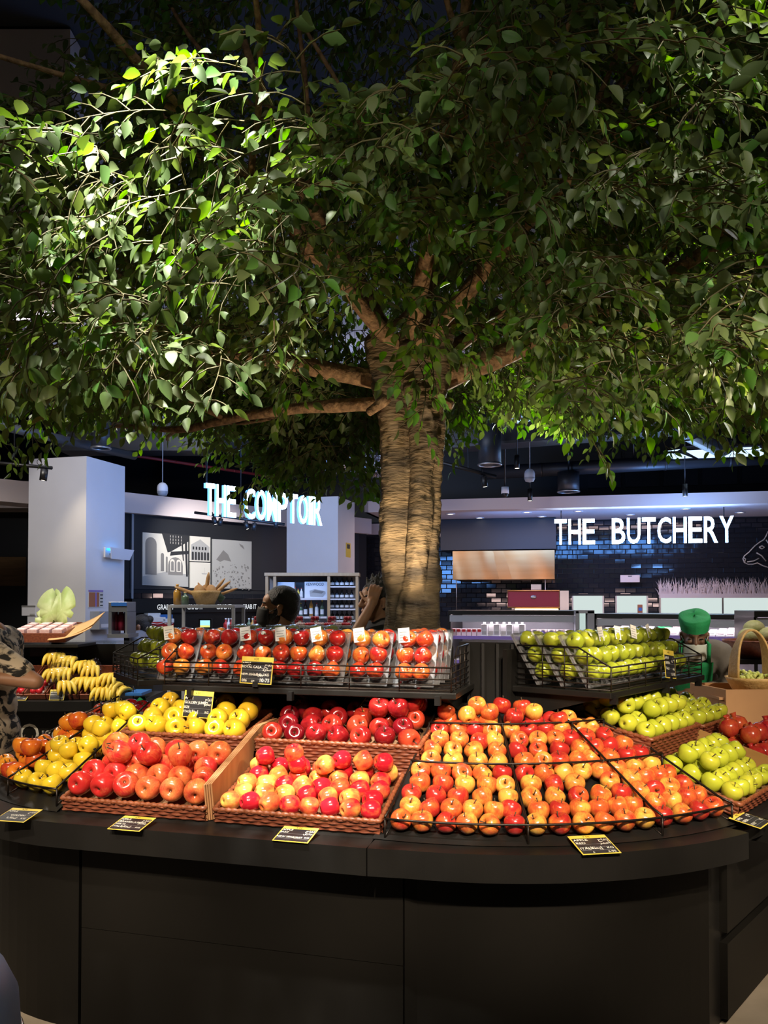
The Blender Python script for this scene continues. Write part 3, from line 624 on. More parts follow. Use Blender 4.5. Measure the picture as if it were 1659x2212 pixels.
wire_basket(frame(R(-1.5, .86, 1.248), Vector((.5, -.866, 0)), Vector((.866, .5, 0)), (0, 0, 1)) @ Matrix.Translation((-.28, 0, 0)), .5, .36, 'black wire basket at the banana end of the upper shelf')
def cpt(c, r, a, zz): return Vector((c[0] + r * math.cos(math.radians(a)), c[1] + r * math.sin(math.radians(a)), zz))
FRF = 1.302
def cone(rf, r): return .803 + (rf - r) * (.47 if rf > 1 else .5)
def fan_rack(c, rf, radii, angs, label, end=None):
    t = thing('fan_wire_rack', label, 'wire rack', cpt(c, rf, angs[0], .80))
    for i, r in enumerate(radii):
        zt = max(cone(rf, r), .803) + (.066 if i == 0 else .084); a1 = angs[-1] if end is None else end(r)
        mb = MB(); mb.tube([cpt(c, r, angs[0] + (a1 - angs[0]) * k / 24, zt) for k in range(25)], .0042, 6); part('curved_rail', mb, M_wire, t, True)
        for a in angs[:-1] + [a1]: mb = MB(); mb.tube([cpt(c, r, a, cone(rf, r)), cpt(c, r, a, zt)], .0038, 6); part('upright', mb, M_wire, t, True)
    for i, a in enumerate(angs):
        L = []
        for k in range(13):
            r = radii[0] + (radii[-1] - .08 - radii[0]) * k / 12; aa = a if (end is None or i < len(angs) - 1) else end(r); L.append(cpt(c, r, aa, max(cone(rf, r), .803) + .072))
        mb = MB(); mb.tube(L, .0042, 6); part('divider_rail', mb, M_wire, t, True)
        mb = MB(); mb.tube([q - Vector((0, 0, .066)) for q in L], .0030, 6); part('divider_base_rail', mb, M_wire, t, True)
    return t
fend = lambda r: 307.5 if r > .95 else 299 + (r - .6) / .35 * 8.5
fan_rack(CF, FRF, [1.322, 1.035, .80], [250.3, 271, 292, 308], 'fan-shaped black wire rack full of small red apples', fend)
fan_rack(CL, .93, [.905, .70, .45], [196, 226, 246.5], 'fan-shaped black wire rack of yellow apples at the banana end')
# ================================================================= fruit
PROF = [(0, -.60), (.12, -.66), (.26, -.76), (.42, -.80), (.60, -.72), (.78, -.52), (.92, -.22), (.99, .08), (1, .28), (.95, .52), (.82, .74), (.62, .87), (.42, .90), (.26, .83), (.12, .68), (0, .56)]
def apple_mesh(name, Rr, mat, tall=1.0, top=1.0, lobes=.03):
    prof = [(r * Rr, z * Rr * tall) for r, z in PROF]
    fn = lambda a, zz: 1 + (lobes * math.cos(5 * a) * max(0, -zz / Rr) + .012 * math.cos(2 * a + 1))
    me = MB().lathe(prof, 20, fn=fn).mesh(name, mat); return me
def stem_mesh(Rr, tall):
    return MB().tube([(0, 0, Rr * .5 * tall), (.04 * Rr, 0, Rr * .85 * tall), (.16 * Rr, .05 * Rr, Rr * 1.2 * tall)], [.045 * Rr, .04 * Rr, .06 * Rr], 5).mesh('stem', M_stem)
KINDS = {}
def kind(key, name, Rr, mat, tall=1.0, lobes=.03): KINDS[key] = (name, apple_mesh(name, Rr, mat, tall, lobes=lobes), stem_mesh(Rr, tall), Rr)
YELX = (.62, .42, .045); GRN = (.40, .44, .05)
kind('small', 'small_apple', .0378, apple_mat('apple_small', (.74, .42, .07), (.62, .13, .03), (.40, .022, .018), .60, .62, .0378, .22, vary=.75), .97)
kind('jazz', 'oval_apple', .0360, apple_mat('apple_oval', (.85, .50, .10), (.78, .16, .05), (.50, .012, .025), .66, .70, .0360, .12, .16, vary=.9), 1.10, .01)
kind('jumbo', 'big_red_apple', .0475, apple_mat('apple_big', (.72, .40, .10), (.66, .16, .05), (.48, .022, .02), .74, .50, .0475, .22, vary=.6), 1.06)
kind('bigyellow', 'big_yellow_apple', .0440, apple_mat('apple_bigyellow', (.74, .50, .025), (.74, .44, .03), (.66, .25, .04), .22, .30, .0440, .10, vary=.5), 1.06)
kind('darkred', 'dark_red_apple', .0425, apple_mat('apple_darkred', (.45, .05, .02), (.30, .012, .012), (.14, .004, .008), .55, .4, .0425, .22, .18, vary=.7), 1.06, .07)
kind('yellow', 'yellow_apple', .0395, apple_mat('apple_yellow', (.82, .60, .03), (.80, .54, .03), (.74, .42, .04), .30, .3, .0395, .08, vary=.4), .98)
kind('green', 'green_apple', .0398, apple_mat('apple_green', (.46, .50, .035), (.50, .50, .04), (.62, .46, .05), .26, .35, .0398, .08, vary=.5), .94)
kind('wred', 'wrapped_red_apple', .0375, apple_mat('apple_wred', (.72, .30, .05), (.62, .09, .02), (.38, .014, .014), .60, .55, .0375, .30, vary=.8), .97)
kind('wgreen', 'wrapped_green_apple', .0365, apple_mat('apple_wgreen', (.36, .42, .03), (.42, .45, .035), (.55, .45, .05), .28, .3, .0365, .06, vary=.4), .96)
kind('orange', 'mixed_orange_apple', .042, apple_mat('apple_orange', (.85, .38, .03), (.80, .20, .02), (.55, .05, .02), .42, .5, .042, .20, vary=.7), .94)
RNG = random.Random(11)
def rest(key, p, axis, label, group, stem=True, M=None, scale=1.0, cat='apple'):
    name, me, st, Rr = KINDS[key]
    ax = Vector(axis).normalized(); q = ax.to_track_quat('Z', 'Y').to_matrix().to_4x4() @ Matrix.Rotation(RNG.uniform(0, 2 * PI), 4, 'Z')
    s = scale * RNG.uniform(.96, 1.03)
    o = obj(name, me, None, Matrix.Translation(p) @ q @ Matrix.Scale(s, 4)); tag(o, label, cat, group)
    if stem: obj('stem', st, o)
    return o
def jit(v, a): return Vector((v[0] + RNG.gauss(0, a), v[1] + RNG.gauss(0, a), v[2] + RNG.gauss(0, a)))
# small apples in the fan rack: rows run along the arcs, counted from the lip
BAYS = ('bay by the wicker baskets', 'middle bay', 'bay by the green apples')
def fan_fill(key, c, rf, r0, r1, a0, a1, pitch, rowp, bay, what, group, skip=(), axis_tilt=.45):
    Rr = KINDS[key][3]; row = 0; r = r0
    while r > r1:
        aa1 = a1(r) if callable(a1) else a1; aa0 = a0(r) if callable(a0) else a0
        L = math.radians(aa1 - aa0) * r; m = Rr / r * 1.12
        cnt = max(1, int((L - 2 * Rr * .97) / pitch + 1.3)); st = (L - 2 * Rr * .97) / max(1, cnt - 1) if cnt > 1 else 0
        for i in range(cnt):
            if (row, i) in skip: continue
            a = aa0 + math.degrees((Rr * .97 + i * min(st, pitch * 1.2) + (RNG.uniform(-.002, .002))) / r) + (math.degrees(pitch * .22 / r) if row % 2 and cnt > 2 and i < cnt - 1 else 0)
            p = cpt(c, r + RNG.uniform(-.002, .002), a, cone(rf, r) + Rr * 1.10)
            out = Vector((math.cos(math.radians(a)), math.sin(math.radians(a)), 0))
            rest(key, p, jit(Vector((0, 0, 1)) + out * .35, axis_tilt), '%s, %s in row %s from the lip, %s' % (what, ORD[min(i, 15)], ORD[row], bay), group)
        r -= rowp; row += 1
    return row
for b, (a0, a1) in enumerate(((250.4, 270.9), (271.1, 291.9), (292.1, lambda r: fend(r) - .3))):
    fan_fill('small', CF, FRF, 1.276, .70, a0, a1, .0745, .0625, BAYS[b], 'small blush apple', 'small apples in the fan rack', skip=((3, 3),) if b == 1 else ())
top = 0
for (a, r, k) in ((254, .73, 1), (261, .75, 1), (268, .73, 1), (275, .76, 1), (282, .73, 1), (289, .77, .8), (264, .70, 1.2), (272, .70, 1.2), (279, .70, 1.0)):
    top += 1; rest('small', cpt(CF, r, a, cone(FRF, r) + .036 + .048 * k), jit((0, 0, 1), .4), '%s blush apple along the heaped top of the fan rack, counted from the baskets' % ORD[top - 1], 'small apples heaped at the top')
# yellow apples
fan_fill('yellow', CL, .93, .860, .40, lambda r: 226.6, 245.8, .080, .071, 'bay by the big red apples', 'yellow apple', 'yellow apples in the fan rack')
k = 0
for (a, r) in ((231, .72), (238, .74), (243, .70), (233, .58), (240, .60), (237, .46), (243, .48), (231, .48)):
    rest('yellow', cpt(CL, r, a, cone(.93, r) + .095), jit((0, 0, 1), .5), '%s yellow apple lying on top of the others in the fan rack' % ORD[k], 'yellow apples heaped on top'); k += 1
fan_fill('orange', CL, .93, .85, .50, 203, 225.4, .087, .078, 'outer bay', 'orange-red apple', 'orange-red apples at the banana end')
for k, (a, r) in enumerate(((215, .80), (222, .79), (219, .62), (224, .60))):
    rest('orange', cpt(CL, r, a, cone(.93, r) + .115), jit((0, 0, 1), .5), '%s orange-red apple on top of the heap at the banana end' % ORD[k], 'orange-red apples on top')
def fill(key, BM_, W_, rows, z0, axis, what, where, group, stem=True, ax_j=.3):
    """rows: list of (y, count, x offset, dz)"""
    Rr = KINDS[key][3]
    for j, (y, xs, dz) in enumerate(rows):
        for i, x in enumerate(xs):
            p = BM_ @ Vector((x + RNG.uniform(-.002, .002), y, z0 + Rr + dz)); a = BM_.to_3x3() @ jit(axis, ax_j)
            rest(key, p, a, '%s, %s in row %s of %s' % (what, ORD[i], ORD[j], where), group, stem)
def lin(a, b, k): return [a + (b - a) * i / (k - 1) for i in range(k)] if k > 1 else [a]
B = BK['jumbo']
fill('jumbo', B, .595, [(.058, lin(.055, .538, 6), .012), (.140, lin(.06, .53, 6), .018), (.222, lin(.09, .50, 5), .022), (.285, lin(.06, .53, 6), .06)], .03, (.05, -1, .25), 'big red apple', 'the low basket by the cardboard', 'big red apples in the low basket', False, .22)
fill('jumbo', B, .595, [(.175, lin(.16, .42, 3), .088), (.245, [.11, .21], .092)], .03, (.1, -.6, .8), 'big red apple on top', 'the low basket heap', 'big red apples on top of the low basket', True, .4)
B = BK['jazz']
fill('jazz', B, .615, [(.046, lin(.042, .572, 8), .006), (.112, lin(.062, .556, 7), .010), (.178, lin(.048, .566, 8), .012), (.243, lin(.066, .552, 7), .016), (.296, lin(.048, .566, 7), .028)], .022, (.75, .72, -.1), 'glossy oval apple', 'the low centre basket', 'oval apples in the low centre basket', False, .22)
fill('jazz', B, .615, [(.232, [.235, .345], .074), (.270, [.09, .40, .48, .56], .082)], .022, (.6, .7, .0), 'glossy oval apple on top', 'the low centre basket', 'oval apples on top of the centre basket', False, .25)
rest('jazz', BK['jazz'] @ Vector((.225, .24, .165)), (-.2, -.3, 1), 'orange oval apple perched highest on the low centre basket', 'oval apples on top of the centre basket', False, cat='apple')
B = BK['yellow2']
fill('bigyellow', B, .545, [(.050, lin(.05, .495, 6), .0), (.135, lin(.07, .48, 5), .012), (.22, lin(.06, .48, 5), .02), (.30, lin(.07, .46, 4), .026)], .085, (.1, -.8, .5), 'big yellow apple', 'the deep basket on the step', 'big yellow apples in the deep basket', True, .35)
B = BK['red2']
fill('darkred', B, .665, [(.050, lin(.052, .612, 7), .0), (.132, lin(.09, .57, 6), .012), (.214, lin(.06, .6, 6), .02), (.29, lin(.10, .56, 5), .024)], .08, (.1, -.7, .6), 'dark red apple', 'the deep centre basket', 'dark red apples in the deep basket', True, .35)
fill('darkred', B, .665, [(.16, [.47, .55], .085), (.22, [.51, .59], .09)], .08, (.1, -.5, .8), 'dark red apple on top', 'the deep centre basket', 'dark red apples on top', True, .4)
B = BK['green1']
fill('green', B, .525, [(.050, lin(.046, .48, 6), .008), (.130, lin(.05, .475, 6), .012), (.210, lin(.046, .48, 6), .016), (.288, lin(.05, .475, 6), .022)], .022, (0, -.3, 1), 'green apple', 'the low basket by the board', 'green apples in the low basket', True, .4)
fill('green', B, .525, [(.17, lin(.10, .42, 4), .074), (.25, lin(.08, .44, 5), .078)], .022, (0, -.3, 1), 'green apple on top', 'the low basket by the board', 'green apples on top of the low basket', True, .4)
B = BK['green2']
fill('green', B, .525, [(.048, lin(.046, .48, 6), .0), (.128, lin(.05, .475, 6), .010), (.208, lin(.046, .48, 6), .014), (.288, lin(.05, .475, 6), .018)], .09, (0, -.3, 1), 'green apple', 'the deep basket under the green trays', 'green apples in the deep basket', True, .4)
fill('green', B, .525, [(.09, lin(.18, .46, 4), .066), (.17, lin(.10, .46, 5), .074), (.25, lin(.09, .44, 5), .078)], .09, (0, -.3, 1), 'green apple on top', 'the deep basket under the green trays', 'green apples on top of the deep basket', True, .4)
B = BK['green3']
fill('green', B, .40, [(.05, lin(.05, .35, 4), 0), (.13, lin(.06, .34, 4), .008), (.21, lin(.05, .35, 4), .012), (.29, lin(.06, .34, 4), .016)], .08, (0, -.3, 1), 'green apple', 'the small basket beyond the board', 'green apples in the small basket', True, .4)
for k, (x, y, zz) in enumerate(((.02, .30, .17), (.10, .34, .17), (.20, .33, .17))):
    rest('green', BK['green2'] @ Vector((x + .05, y, zz)), jit((0, 0, 1), .4), '%s green apple at the back edge under the green tray shelf' % ORD[k], 'green apples at the back')
# pomegranates beyond the board
M_pom = apple_mat('pomegranate_skin', (.60, .25, .05), (.55, .08, .03), (.36, .012, .02), .60, .5, .045, .15, vary=.7, calyx=False)
pome = MB().lathe([(0, -.043), (.02, -.040), (.037, -.024), (.045, 0), (.041, .022), (.025, .036), (.012, .041), (.010, .046), (.015, .058), (.012, .056), (.007, .045), (0, .043)], 16, fn=lambda a, z: 1 + (.12 * math.cos(6 * a) if z > .045 else .03 * math.cos(6 * a))).mesh('pomegranate', M_pom)
pk = 0
for j, (y, xs, dz) in enumerate(((.055, lin(.06, .5, 5), .01), (.15, lin(.09, .54, 5), .015), (.25, lin(.06, .5, 5), .02), (.20, [.12, .24, .38], .09), (.29, [.10, .22], .095))):
    for i, x in enumerate(xs):
        o = obj('pomegranate', pome, None, Matrix.Translation(BK['pom'] @ Vector((x, y, .065 + dz))) @ Euler((RNG.uniform(-1.2, .6), RNG.uniform(-.8, .8), RNG.uniform(0, 6))).to_matrix().to_4x4())
        tag(o, 'red pomegranate beyond the ochre board, %s in row %s' % (ORD[i], ORD[j]), 'pomegranate', 'pomegranates beyond the board')
# a net bag of dark red apples, one avocado pair and mangoes in the background heaps
M_net = pm('red_net', (.35, .02, .02), rough=.6)
for k, (x, y) in enumerate(((.505, .30), (.60, .26))):
    p = BK['red2'] @ Vector((x, y, .20)); t = thing('netted_fruit', ('dark fruit in a red net, beside the leaning price card', 'dark fruit in a red net, at the corner of the deep basket')[k], 'fruit', p)
    part('fruit', MB().ball((0, 0, 0), (.042, .042, .046), 16, 10), KINDS['darkred'][1].materials[0], t)
    mb = MB()
    for i in range(8):
        for sg in (1, -1): mb.tube([(.044 * math.cos(sg * a * .5 + i * PI / 4) * math.sin(a), .044 * math.sin(sg * a * .5 + i * PI / 4) * math.sin(a), -.048 * math.cos(a)) for a in [PI * q / 10 for q in range(11)]], .0012, 3)
    mb.tube([(0, 0, .046), (.01, 0, .065), (.02, .01, .07)], .006, 5); part('net', mb, M_net, t)
M_avo = pm('avocado_skin', (.018, .03, .008), (.03, .05, .012), scale=60, rough=.5, bump=.4, bscale=120); M_mango = pm('mango_skin', (.45, .30, .03), (.5, .22, .03), scale=8, rough=.35)
for k, (px, py, r, mt, nm, lab) in enumerate(((1425, 1500, .046, M_avo, 'avocado', 'dark green avocado lying behind the green apples'), (1396, 1512, .036, M_avo, 'avocado', 'smaller dark avocado beside the mango behind the green apples'), (1395, 1498, .042, M_mango, 'mango', 'yellow mango lying behind the green apples'))):
    p = at(px, py, 3.86 + .05 * (k == 2)); solo(nm, MB().lathe([(0, -r), (.5 * r, -.88 * r), (.9 * r, -.45 * r), (r, 0), (.86 * r, .5 * r), (.55 * r, 1.0 * r), (.3 * r, 1.25 * r), (0, 1.33 * r)], 16), mt, lab, 'fruit', None, Matrix.Translation(p) @ Euler((1.2, .4, k)).to_matrix().to_4x4())
# ---------------------------------------------------------------- film-wrapped trays on the upper shelves
def film_mesh():
    mb = MB(); cs = [(-.0385, -.074), (.0385, -.074), (-.0385, 0), (.0385, 0), (-.0385, .074), (.0385, .074)]
    def fn(U, V):
        x = (U - .5) * .166; y = (V - .5) * .242; h = .046
        for c in cs:
            d = math.hypot(x - c[0], y - c[1]); q = .076 - d * d * 9.5 if d < .042 else 0; h = max(h, q)
        e = min((.083 - abs(x)) / .014, (.121 - abs(y)) / .014, 1); return (x, y, .004 + (h - .004) * max(0, e) ** .6)
    mb.grid(fn, 26, 36); return mb.mesh('film', M_film)
def tray_base():
    mb = MB(); W_, H_ = .083, .121
    mb.box((-W_, -H_, 0), (W_, H_, .003)); o = [(-W_, -H_), (W_, -H_), (W_, H_), (-W_, H_)]
    mb.tube([(a, b, .012) for a, b in o], .004, 5, closed=True)
    for i in range(4):
        a, b = o[i], o[(i + 1) % 4]; mb.add([(a[0], a[1], 0), (b[0], b[1], 0), (b[0], b[1], .012), (a[0], a[1], .012)], [(0, 1, 2, 3)])
    return mb.mesh('tray_base', M_trayp)
FILM = film_mesh(); TB = tray_base(); STK = MB().box((-.024, -.030, 0), (.024, .030, .0006)).mesh('price_sticker', M_paper); FST = MB().lathe([(0, .0008), (.009, .0008), (.0095, 0)], 10).mesh('fruit_sticker', M_sticker)
LINES = MB()
for i in range(4): LINES.box((-.018, -.022 + i * .011, .0006), (.012 + .004 * (i % 2), -.0195 + i * .011, .0009))
PRT = LINES.mesh('print', pm('sticker_print', (.25, .25, .25), rough=.8))
def tray(M, key, label, alab, group, agroup, sticker=None, where=('nearer the trunk', 'farther from the trunk')):
    t = thing('wrapped_tray', label, 'tray', M, group)
    obj('tray_base', TB, t); obj('film', FILM, t)
    if sticker:
        s = obj('price_sticker', STK, t, Matrix.Translation((sticker[0], sticker[1], .079)) @ Euler((.35, 0, RNG.uniform(-.25, .25))).to_matrix().to_4x4()); obj('print', PRT, s)
    for j, y in enumerate((-.074, 0, .074)):
        for i, x in enumerate((.0385, -.0385)):
            o = rest(key, M @ Vector((x, y, .040)), M.to_3x3() @ jit((RNG.choice((-.5, .5)), .6, .6), .5), '%s, %s, %s, in %s' % ('wrapped red apple' if key == 'wred' else 'wrapped green apple', ('lowest', 'middle', 'top')[j], where[i], alab), agroup, False)
            if RNG.random() < .33: obj('fruit_sticker', FST, t, Matrix.Translation((x + RNG.uniform(-.01, .01), y + .008, .0765)))
    return t
def lean(M, s, t, z, deg=64, tw=0): return M @ Matrix.Translation((s, t, z)) @ Matrix.Rotation(tw, 4, 'Z') @ Matrix.Rotation(math.radians(deg), 4, 'X') @ Matrix.Translation((0, .121, 0))
cols = [(RM.inverted() @ onplane(px, 1470, R(0, .64, 0), n)).x for px in (367, 450, 533, 612, 694, 788, 889)]
for k, s in enumerate(cols):
    for row in range(4 if k == 6 else 2):
        lab = ('front', 'second', 'third', 'rearmost')[row] + ' film-wrapped red apple tray, ' + ORD[6 - k] + ' column from the trunk'
        tray(lean(RM, s + RNG.uniform(-.004, .004), .685 + row * .103, 1.253, 62 if row else 60 + RNG.uniform(-2, 2)), 'wred', lab, 'the %s tray of column %s' % (('front', 'second', 'third', 'rear')[row], ORD[6 - k]), 'wrapped red apple trays', 'apples in the wrapped red trays', (-.045, .075) if (row == 0 and k in (0, 2, 3, 4, 5, 6)) else None)
gc = [-.262, -.095, .072, .239, .406, .573]
for k, s in enumerate(gc):
    for row in range(3 if k == 0 else 2):
        lab = ('front', 'second', 'third')[row] + ' film-wrapped green apple tray, ' + ORD[k] + ' column from the corner post'
        tray(lean(GM, s, .665 + row * .112, 1.253, 58), 'wgreen', lab, 'the %s tray of column %s' % (('front', 'second', 'third')[row], ORD[k]), 'wrapped green apple trays', 'apples in the wrapped green trays', (-.04, .08) if row == 0 and k in (1, 2, 3, 4) else None, ('farther from the post', 'nearer the post'))
EM = frame(R(-1.5, .86, 1.248), Vector((.5, -.866, 0)), Vector((.866, .5, 0)), (0, 0, 1)) @ Matrix.Translation((-.28, 0, 0))
for k in range(3):
    tray(lean(EM, .09 + .165 * k, .12, .005, 60), 'wgreen', 'film-wrapped yellow-green apple tray at the banana end, %s of three' % ORD[k], 'the %s tray at the banana end' % ORD[k], 'wrapped trays at the banana end', 'apples in the trays at the banana end', None, ('nearer the trunk', 'farther from the trunk'))
BM2 = RM @ Matrix.Translation((0, 1.10, 1.405)) @ Matrix.Rotation(PI, 4, 'Z')
for k, s in enumerate((1.02, .82, .62)):
    tray(lean(BM2, s, -.10, -.15, 70), 'wgreen', 'film-wrapped green apple tray backing the red trays, %s from the banana end' % ORD[k], 'the %s tray behind the red ones' % ORD[k], 'wrapped green trays behind the red ones', 'apples in the trays behind the red ones', None, ('nearer the trunk', 'farther from the trunk'))
# ---------------------------------------------------------------- price cards
AR = {'apple': '\ufea1\ufe8e\ufed4\ufe97', 'italy': '\ufe8e\ufef4\ufedf\ufe8e\ufec4\ufef3\u0625', 'nz': '\u0627\ufeaa\ufee8\ufee0\ufef3\ufeaf\ufeee\ufef4\ufee7', 'gala': '\ufefb\ufeae\ufedc\ufeb3', 'jazz': '\ufef1\ufeaf\ufe8e\ufe9f', 'red': '\ufeae\ufee4\ufea3\u0623', 'jumbo': '\ufeee\ufe92\ufee4\ufe9f'}
def card(M, label, wd, h, rows, stand=None):
    """rows: (x fraction, y fraction, size, words, from the far edge)"""
    t = thing('price_card', label, 'price card', M)
    part('card_back', MB().box((-wd / 2, 0, -.002), (wd / 2, h, 0), bev=.0008), M_gold, t)
    part('slate_face', MB().box((-wd / 2 + .0045, .004, 0), (wd / 2 - .0045, h * .82, .0008)), M_slate, t)
    mb = MB(); text(mb, 'M', h * .13, Matrix.Translation((0, h * .865, .0006)), align='CENTER'); mb.lathe([(0, .0009), (.0025, .0009), (.0025, 0)], 6, M=Matrix.Translation((-h * .11, h * .915, 0))); part('emblem', mb, M_goldtxt, t)
    mb = MB()
    for (x, y, sz, s, al) in rows:
        m2 = MB(); wt = text(m2, s, h * sz, Matrix.Identity(4), offset=.012)
        wx = max([v[0] for v in m2.v], default=0); xx = -wd / 2 + x * wd - (wx if al else 0)
        m2.v = [(v[0] + xx, v[1] + y * h, .0013) for v in m2.v]; mb.add(m2.v, m2.f)
    part('lettering', mb, M_chalk, t)
    mb = MB()
    for y in (.50, .34, .18): mb.box((-wd / 2 + .008, y * h, .0008), (wd / 2 - .008, y * h + .0006, .0011))
    part('ruled_lines', mb, M_greymetal, t)
    if stand: part('clip', MB().box((-.012, -.012, -.006), (.012, .01, .002)), M_blackmetal, t)
    return t
NZ = [(.04, .70, .13, 'APPLE', 0), (.96, .66, .16, AR['apple'], 1), (.04, .55, .12, 'JAZZ', 0), (.96, .50, .15, AR['jazz'], 1), (.04, .24, .115, 'NEW ZEALAND', 0), (.74, .24, .14, AR['nz'], 1), (.94, .24, .12, 'KG', 1)]
def flat_on(px, py, ta=None):
    p = onplane(px, py, (0, 0, LIP + .004), (0, 0, 1)); return p
def lipcard(px, py, xdir, label, rows, wd=.128, h=.112, deg=10):
    p = flat_on(px, py); x = Vector(xdir).normalized(); y = Vector((-x.y, x.x, 0)); return card(frame(p, x, y, (0, 0, 1)) @ Matrix.Rotation(math.radians(deg), 4, 'X'), label, wd, h, rows)
JB = [(.05, .68, .13, 'APPLE', 0), (.96, .66, .15, AR['apple'], 1), (.05, .52, .13, '(BRAND) JUMBO', 0), (.96, .46, .15, AR['jumbo'], 1), (.05, .36, .11, 'SIZE 72', 0), (.05, .18, .13, 'ITALY', 0), (.62, .18, .15, AR['italy'], 1), (.90, .18, .13, 'KG', 1)]
lipcard(266, 1793, u, 'black and gold price card on the lip before the big red apples', JB)
lipcard(626, 1818, u, 'black and gold price card on the lip before the oval apples', NZ)
lipcard(18, 1774, Vector((.97, -.22, 0)), 'black and gold price card on the lip before the yellow apples', [(.05, .68, .13, 'APPLE', 0), (.96, .66, .15, AR['apple'], 1), (.30, .40, .13, 'GOLDEN', 0), (.62, .20, .15, AR['italy'], 1), (.90, .20, .13, 'KG', 1)])
pc = flat_on(1301, 1845); xd = Vector((-(pc - CF).y, (pc - CF).x, 0)); lipcard(1301, 1844, xd, 'black and gold price card on the lip before the small apples', [(.05, .68, .14, 'APPLE', 0), (.95, .66, .16, AR['apple'], 1), (.05, .52, .14, 'RED', 0), (.95, .48, .16, AR['red'], 1), (.05, .24, .14, 'ITALY', 0), (.64, .24, .17, AR['italy'], 1), (.92, .24, .13, 'KG', 1), (.30, .05, .10, '6', 0), (.90, .05, .12, '6.95', 1)], .13, .13)
lipcard(1655, 1782, w, 'black and gold price card on the lip before the green apples', [(.05, .68, .14, 'APPLE', 0), (.95, .66, .16, AR['apple'], 1), (.05, .5, .14, 'GREEN', 0), (.05, .24, .14, 'ITALY', 0), (.92, .24, .13, 'KG', 1)])
card(RM @ Matrix.Translation((cols[2] + .075, .560, 1.262)) @ Matrix.Rotation(math.radians(80), 4, 'X') @ Matrix.Rotation(-.03, 4, 'Z'), 'gold-edged price card hooked on the red tray basket', .142, .112, [(.03, .70, .13, 'APPLE', 0), (.96, .67, .16, AR['apple'], 1), (.03, .58, .13, 'ROYAL GALA', 0), (.96, .50, .16, AR['gala'], 1), (.03, .31, .115, 'NEW ZEALAND', 0), (.74, .31, .14, AR['nz'], 1), (.90, .31, .13, 'KG', 1), (.06, .07, .14, '006', 0), (.36, .07, .10, 'QR', 0), (.93, .09, .18, '10-75', 1)], True)
card(BK['yellow2'] @ Matrix.Translation((.295, .10, .155)) @ Matrix.Rotation(math.radians(68), 4, 'X') @ Matrix.Rotation(-.03, 4, 'Z'), 'gold-edged price card standing among the big yellow apples', .135, .112, [(.04, .68, .13, 'APPLE', 0), (.96, .64, .16, AR['apple'], 1), (.04, .52, .13, 'GOLDEN JUMBO', 0), (.96, .48, .15, AR['jumbo'], 1), (.04, .34, .12, 'SIZE', 0), (.04, .18, .12, 'ITALY', 0), (.55, .18, .15, AR['italy'], 1), (.9, .18, .12, 'KG', 1)], True)
card(BK['red2'] @ Matrix.Translation((.43, .20, .175)) @ Matrix.Rotation(-.25, 4, 'Z') @ Matrix.Rotation(math.radians(24), 4, 'X'), 'gold-edged price card leaning on the dark red apples', .15, .112, [(.04, .68, .13, 'APPLE', 0), (.96, .64, .16, AR['apple'], 1), (.04, .5, .13, 'RED', 0), (.96, .45, .16, AR['red'], 1), (.04, .26, .12, 'LEBANON', 0), (.9, .26, .12, 'KG', 1)])
card(GM @ Matrix.Translation((.235, .548, 1.262)) @ Matrix.Rotation(math.radians(82), 4, 'X') @ Matrix.Rotation(-.12, 4, 'Z'), 'gold-edged price card hooked on the green tray basket', .115, .125, [(.05, .67, .13, 'APPLE', 0), (.95, .64, .15, AR['apple'], 1), (.05, .5, .13, 'GREEN', 0), (.05, .3, .13, 'ITALY', 0), (.9, .3, .12, 'KG', 1), (.9, .1, .15, '11-95', 1)], True)
# ================================================================= the tree
TB0 = Vector((.124, 4.05, .78)); TRK = random.Random(5)
tree = thing('tree', 'large artificial ficus tree with papery bark rising from the fruit island', 'tree', TB0)
from mathutils import noise as NZ_
def trunk_mesh():
    mb = MB(); nu, nv = 110, 260; H = 2.10
    def fn(U, V):
        a = 2 * PI * U; z = V * H
        # three fused stems: lobes that wander and twist a little with height
        r = 0
        wob = [(-.074 + .026 * math.sin(z * 2.1), .0 + .018 * math.sin(z * 1.7 + 1), .074 + .012 * math.sin(z * 3.1)),
               (.072 + .024 * math.sin(z * 2.6 + 2), -.022 + .016 * math.sin(z * 2.2), .070 + .010 * math.sin(z * 2.7 + 1)),
               (.004 + .042 * math.sin(z * 2.4 + 4), -.052 + .014 * math.sin(z * 3.3), .062 + .010 * math.sin(z * 4.1)),
               (.0, .04, .098)]
        best = 0
        for (cx, cy, rr) in wob:
            # ray from the axis to the far side of this stem
            b = cx * math.cos(a) + cy * math.sin(a); d = b * b - (cx * cx + cy * cy) + rr * rr
            if d > 0: best = max(best, b + math.sqrt(d))
        r = best
        fl = 1 + .26 * max(0, (.42 - z) / .42) ** 1.5 * .6 + .12 * math.exp(-((z - 1.22) / .18) ** 2) * max(0, math.cos(a - 3.3)) + .10 * max(0, (z - 1.75) / .35)
        ridge = NZ_.noise((math.cos(a) * 1.6, math.sin(a) * 1.6, z * 42)) * .0045 + NZ_.noise((math.cos(a) * 4, math.sin(a) * 4, z * 9)) * .010
        ridge += .003 - .010 * abs(NZ_.noise((math.cos(a) * 3.5, math.sin(a) * 3.5, z * 30 + 3))) ** .8 + .026 * NZ_.noise((math.cos(a) * 1.3, math.sin(a) * 1.3, z * 3.2 + 11))
        k = NZ_.noise((math.cos(a) * 2.2, math.sin(a) * 2.2, z * 5 + 7)); ridge += -.010 * max(0, k - .42) * 3
        r = r * fl * 1.13 + ridge
        return (r * math.cos(a) + .02 * math.sin(z * 1.5), r * math.sin(a), z)
    mb.grid(fn, nu, nv); return mb
part('trunk', trunk_mesh(), M_bark, tree)
FORK = TB0 + Vector((.0, 0, 1.98))
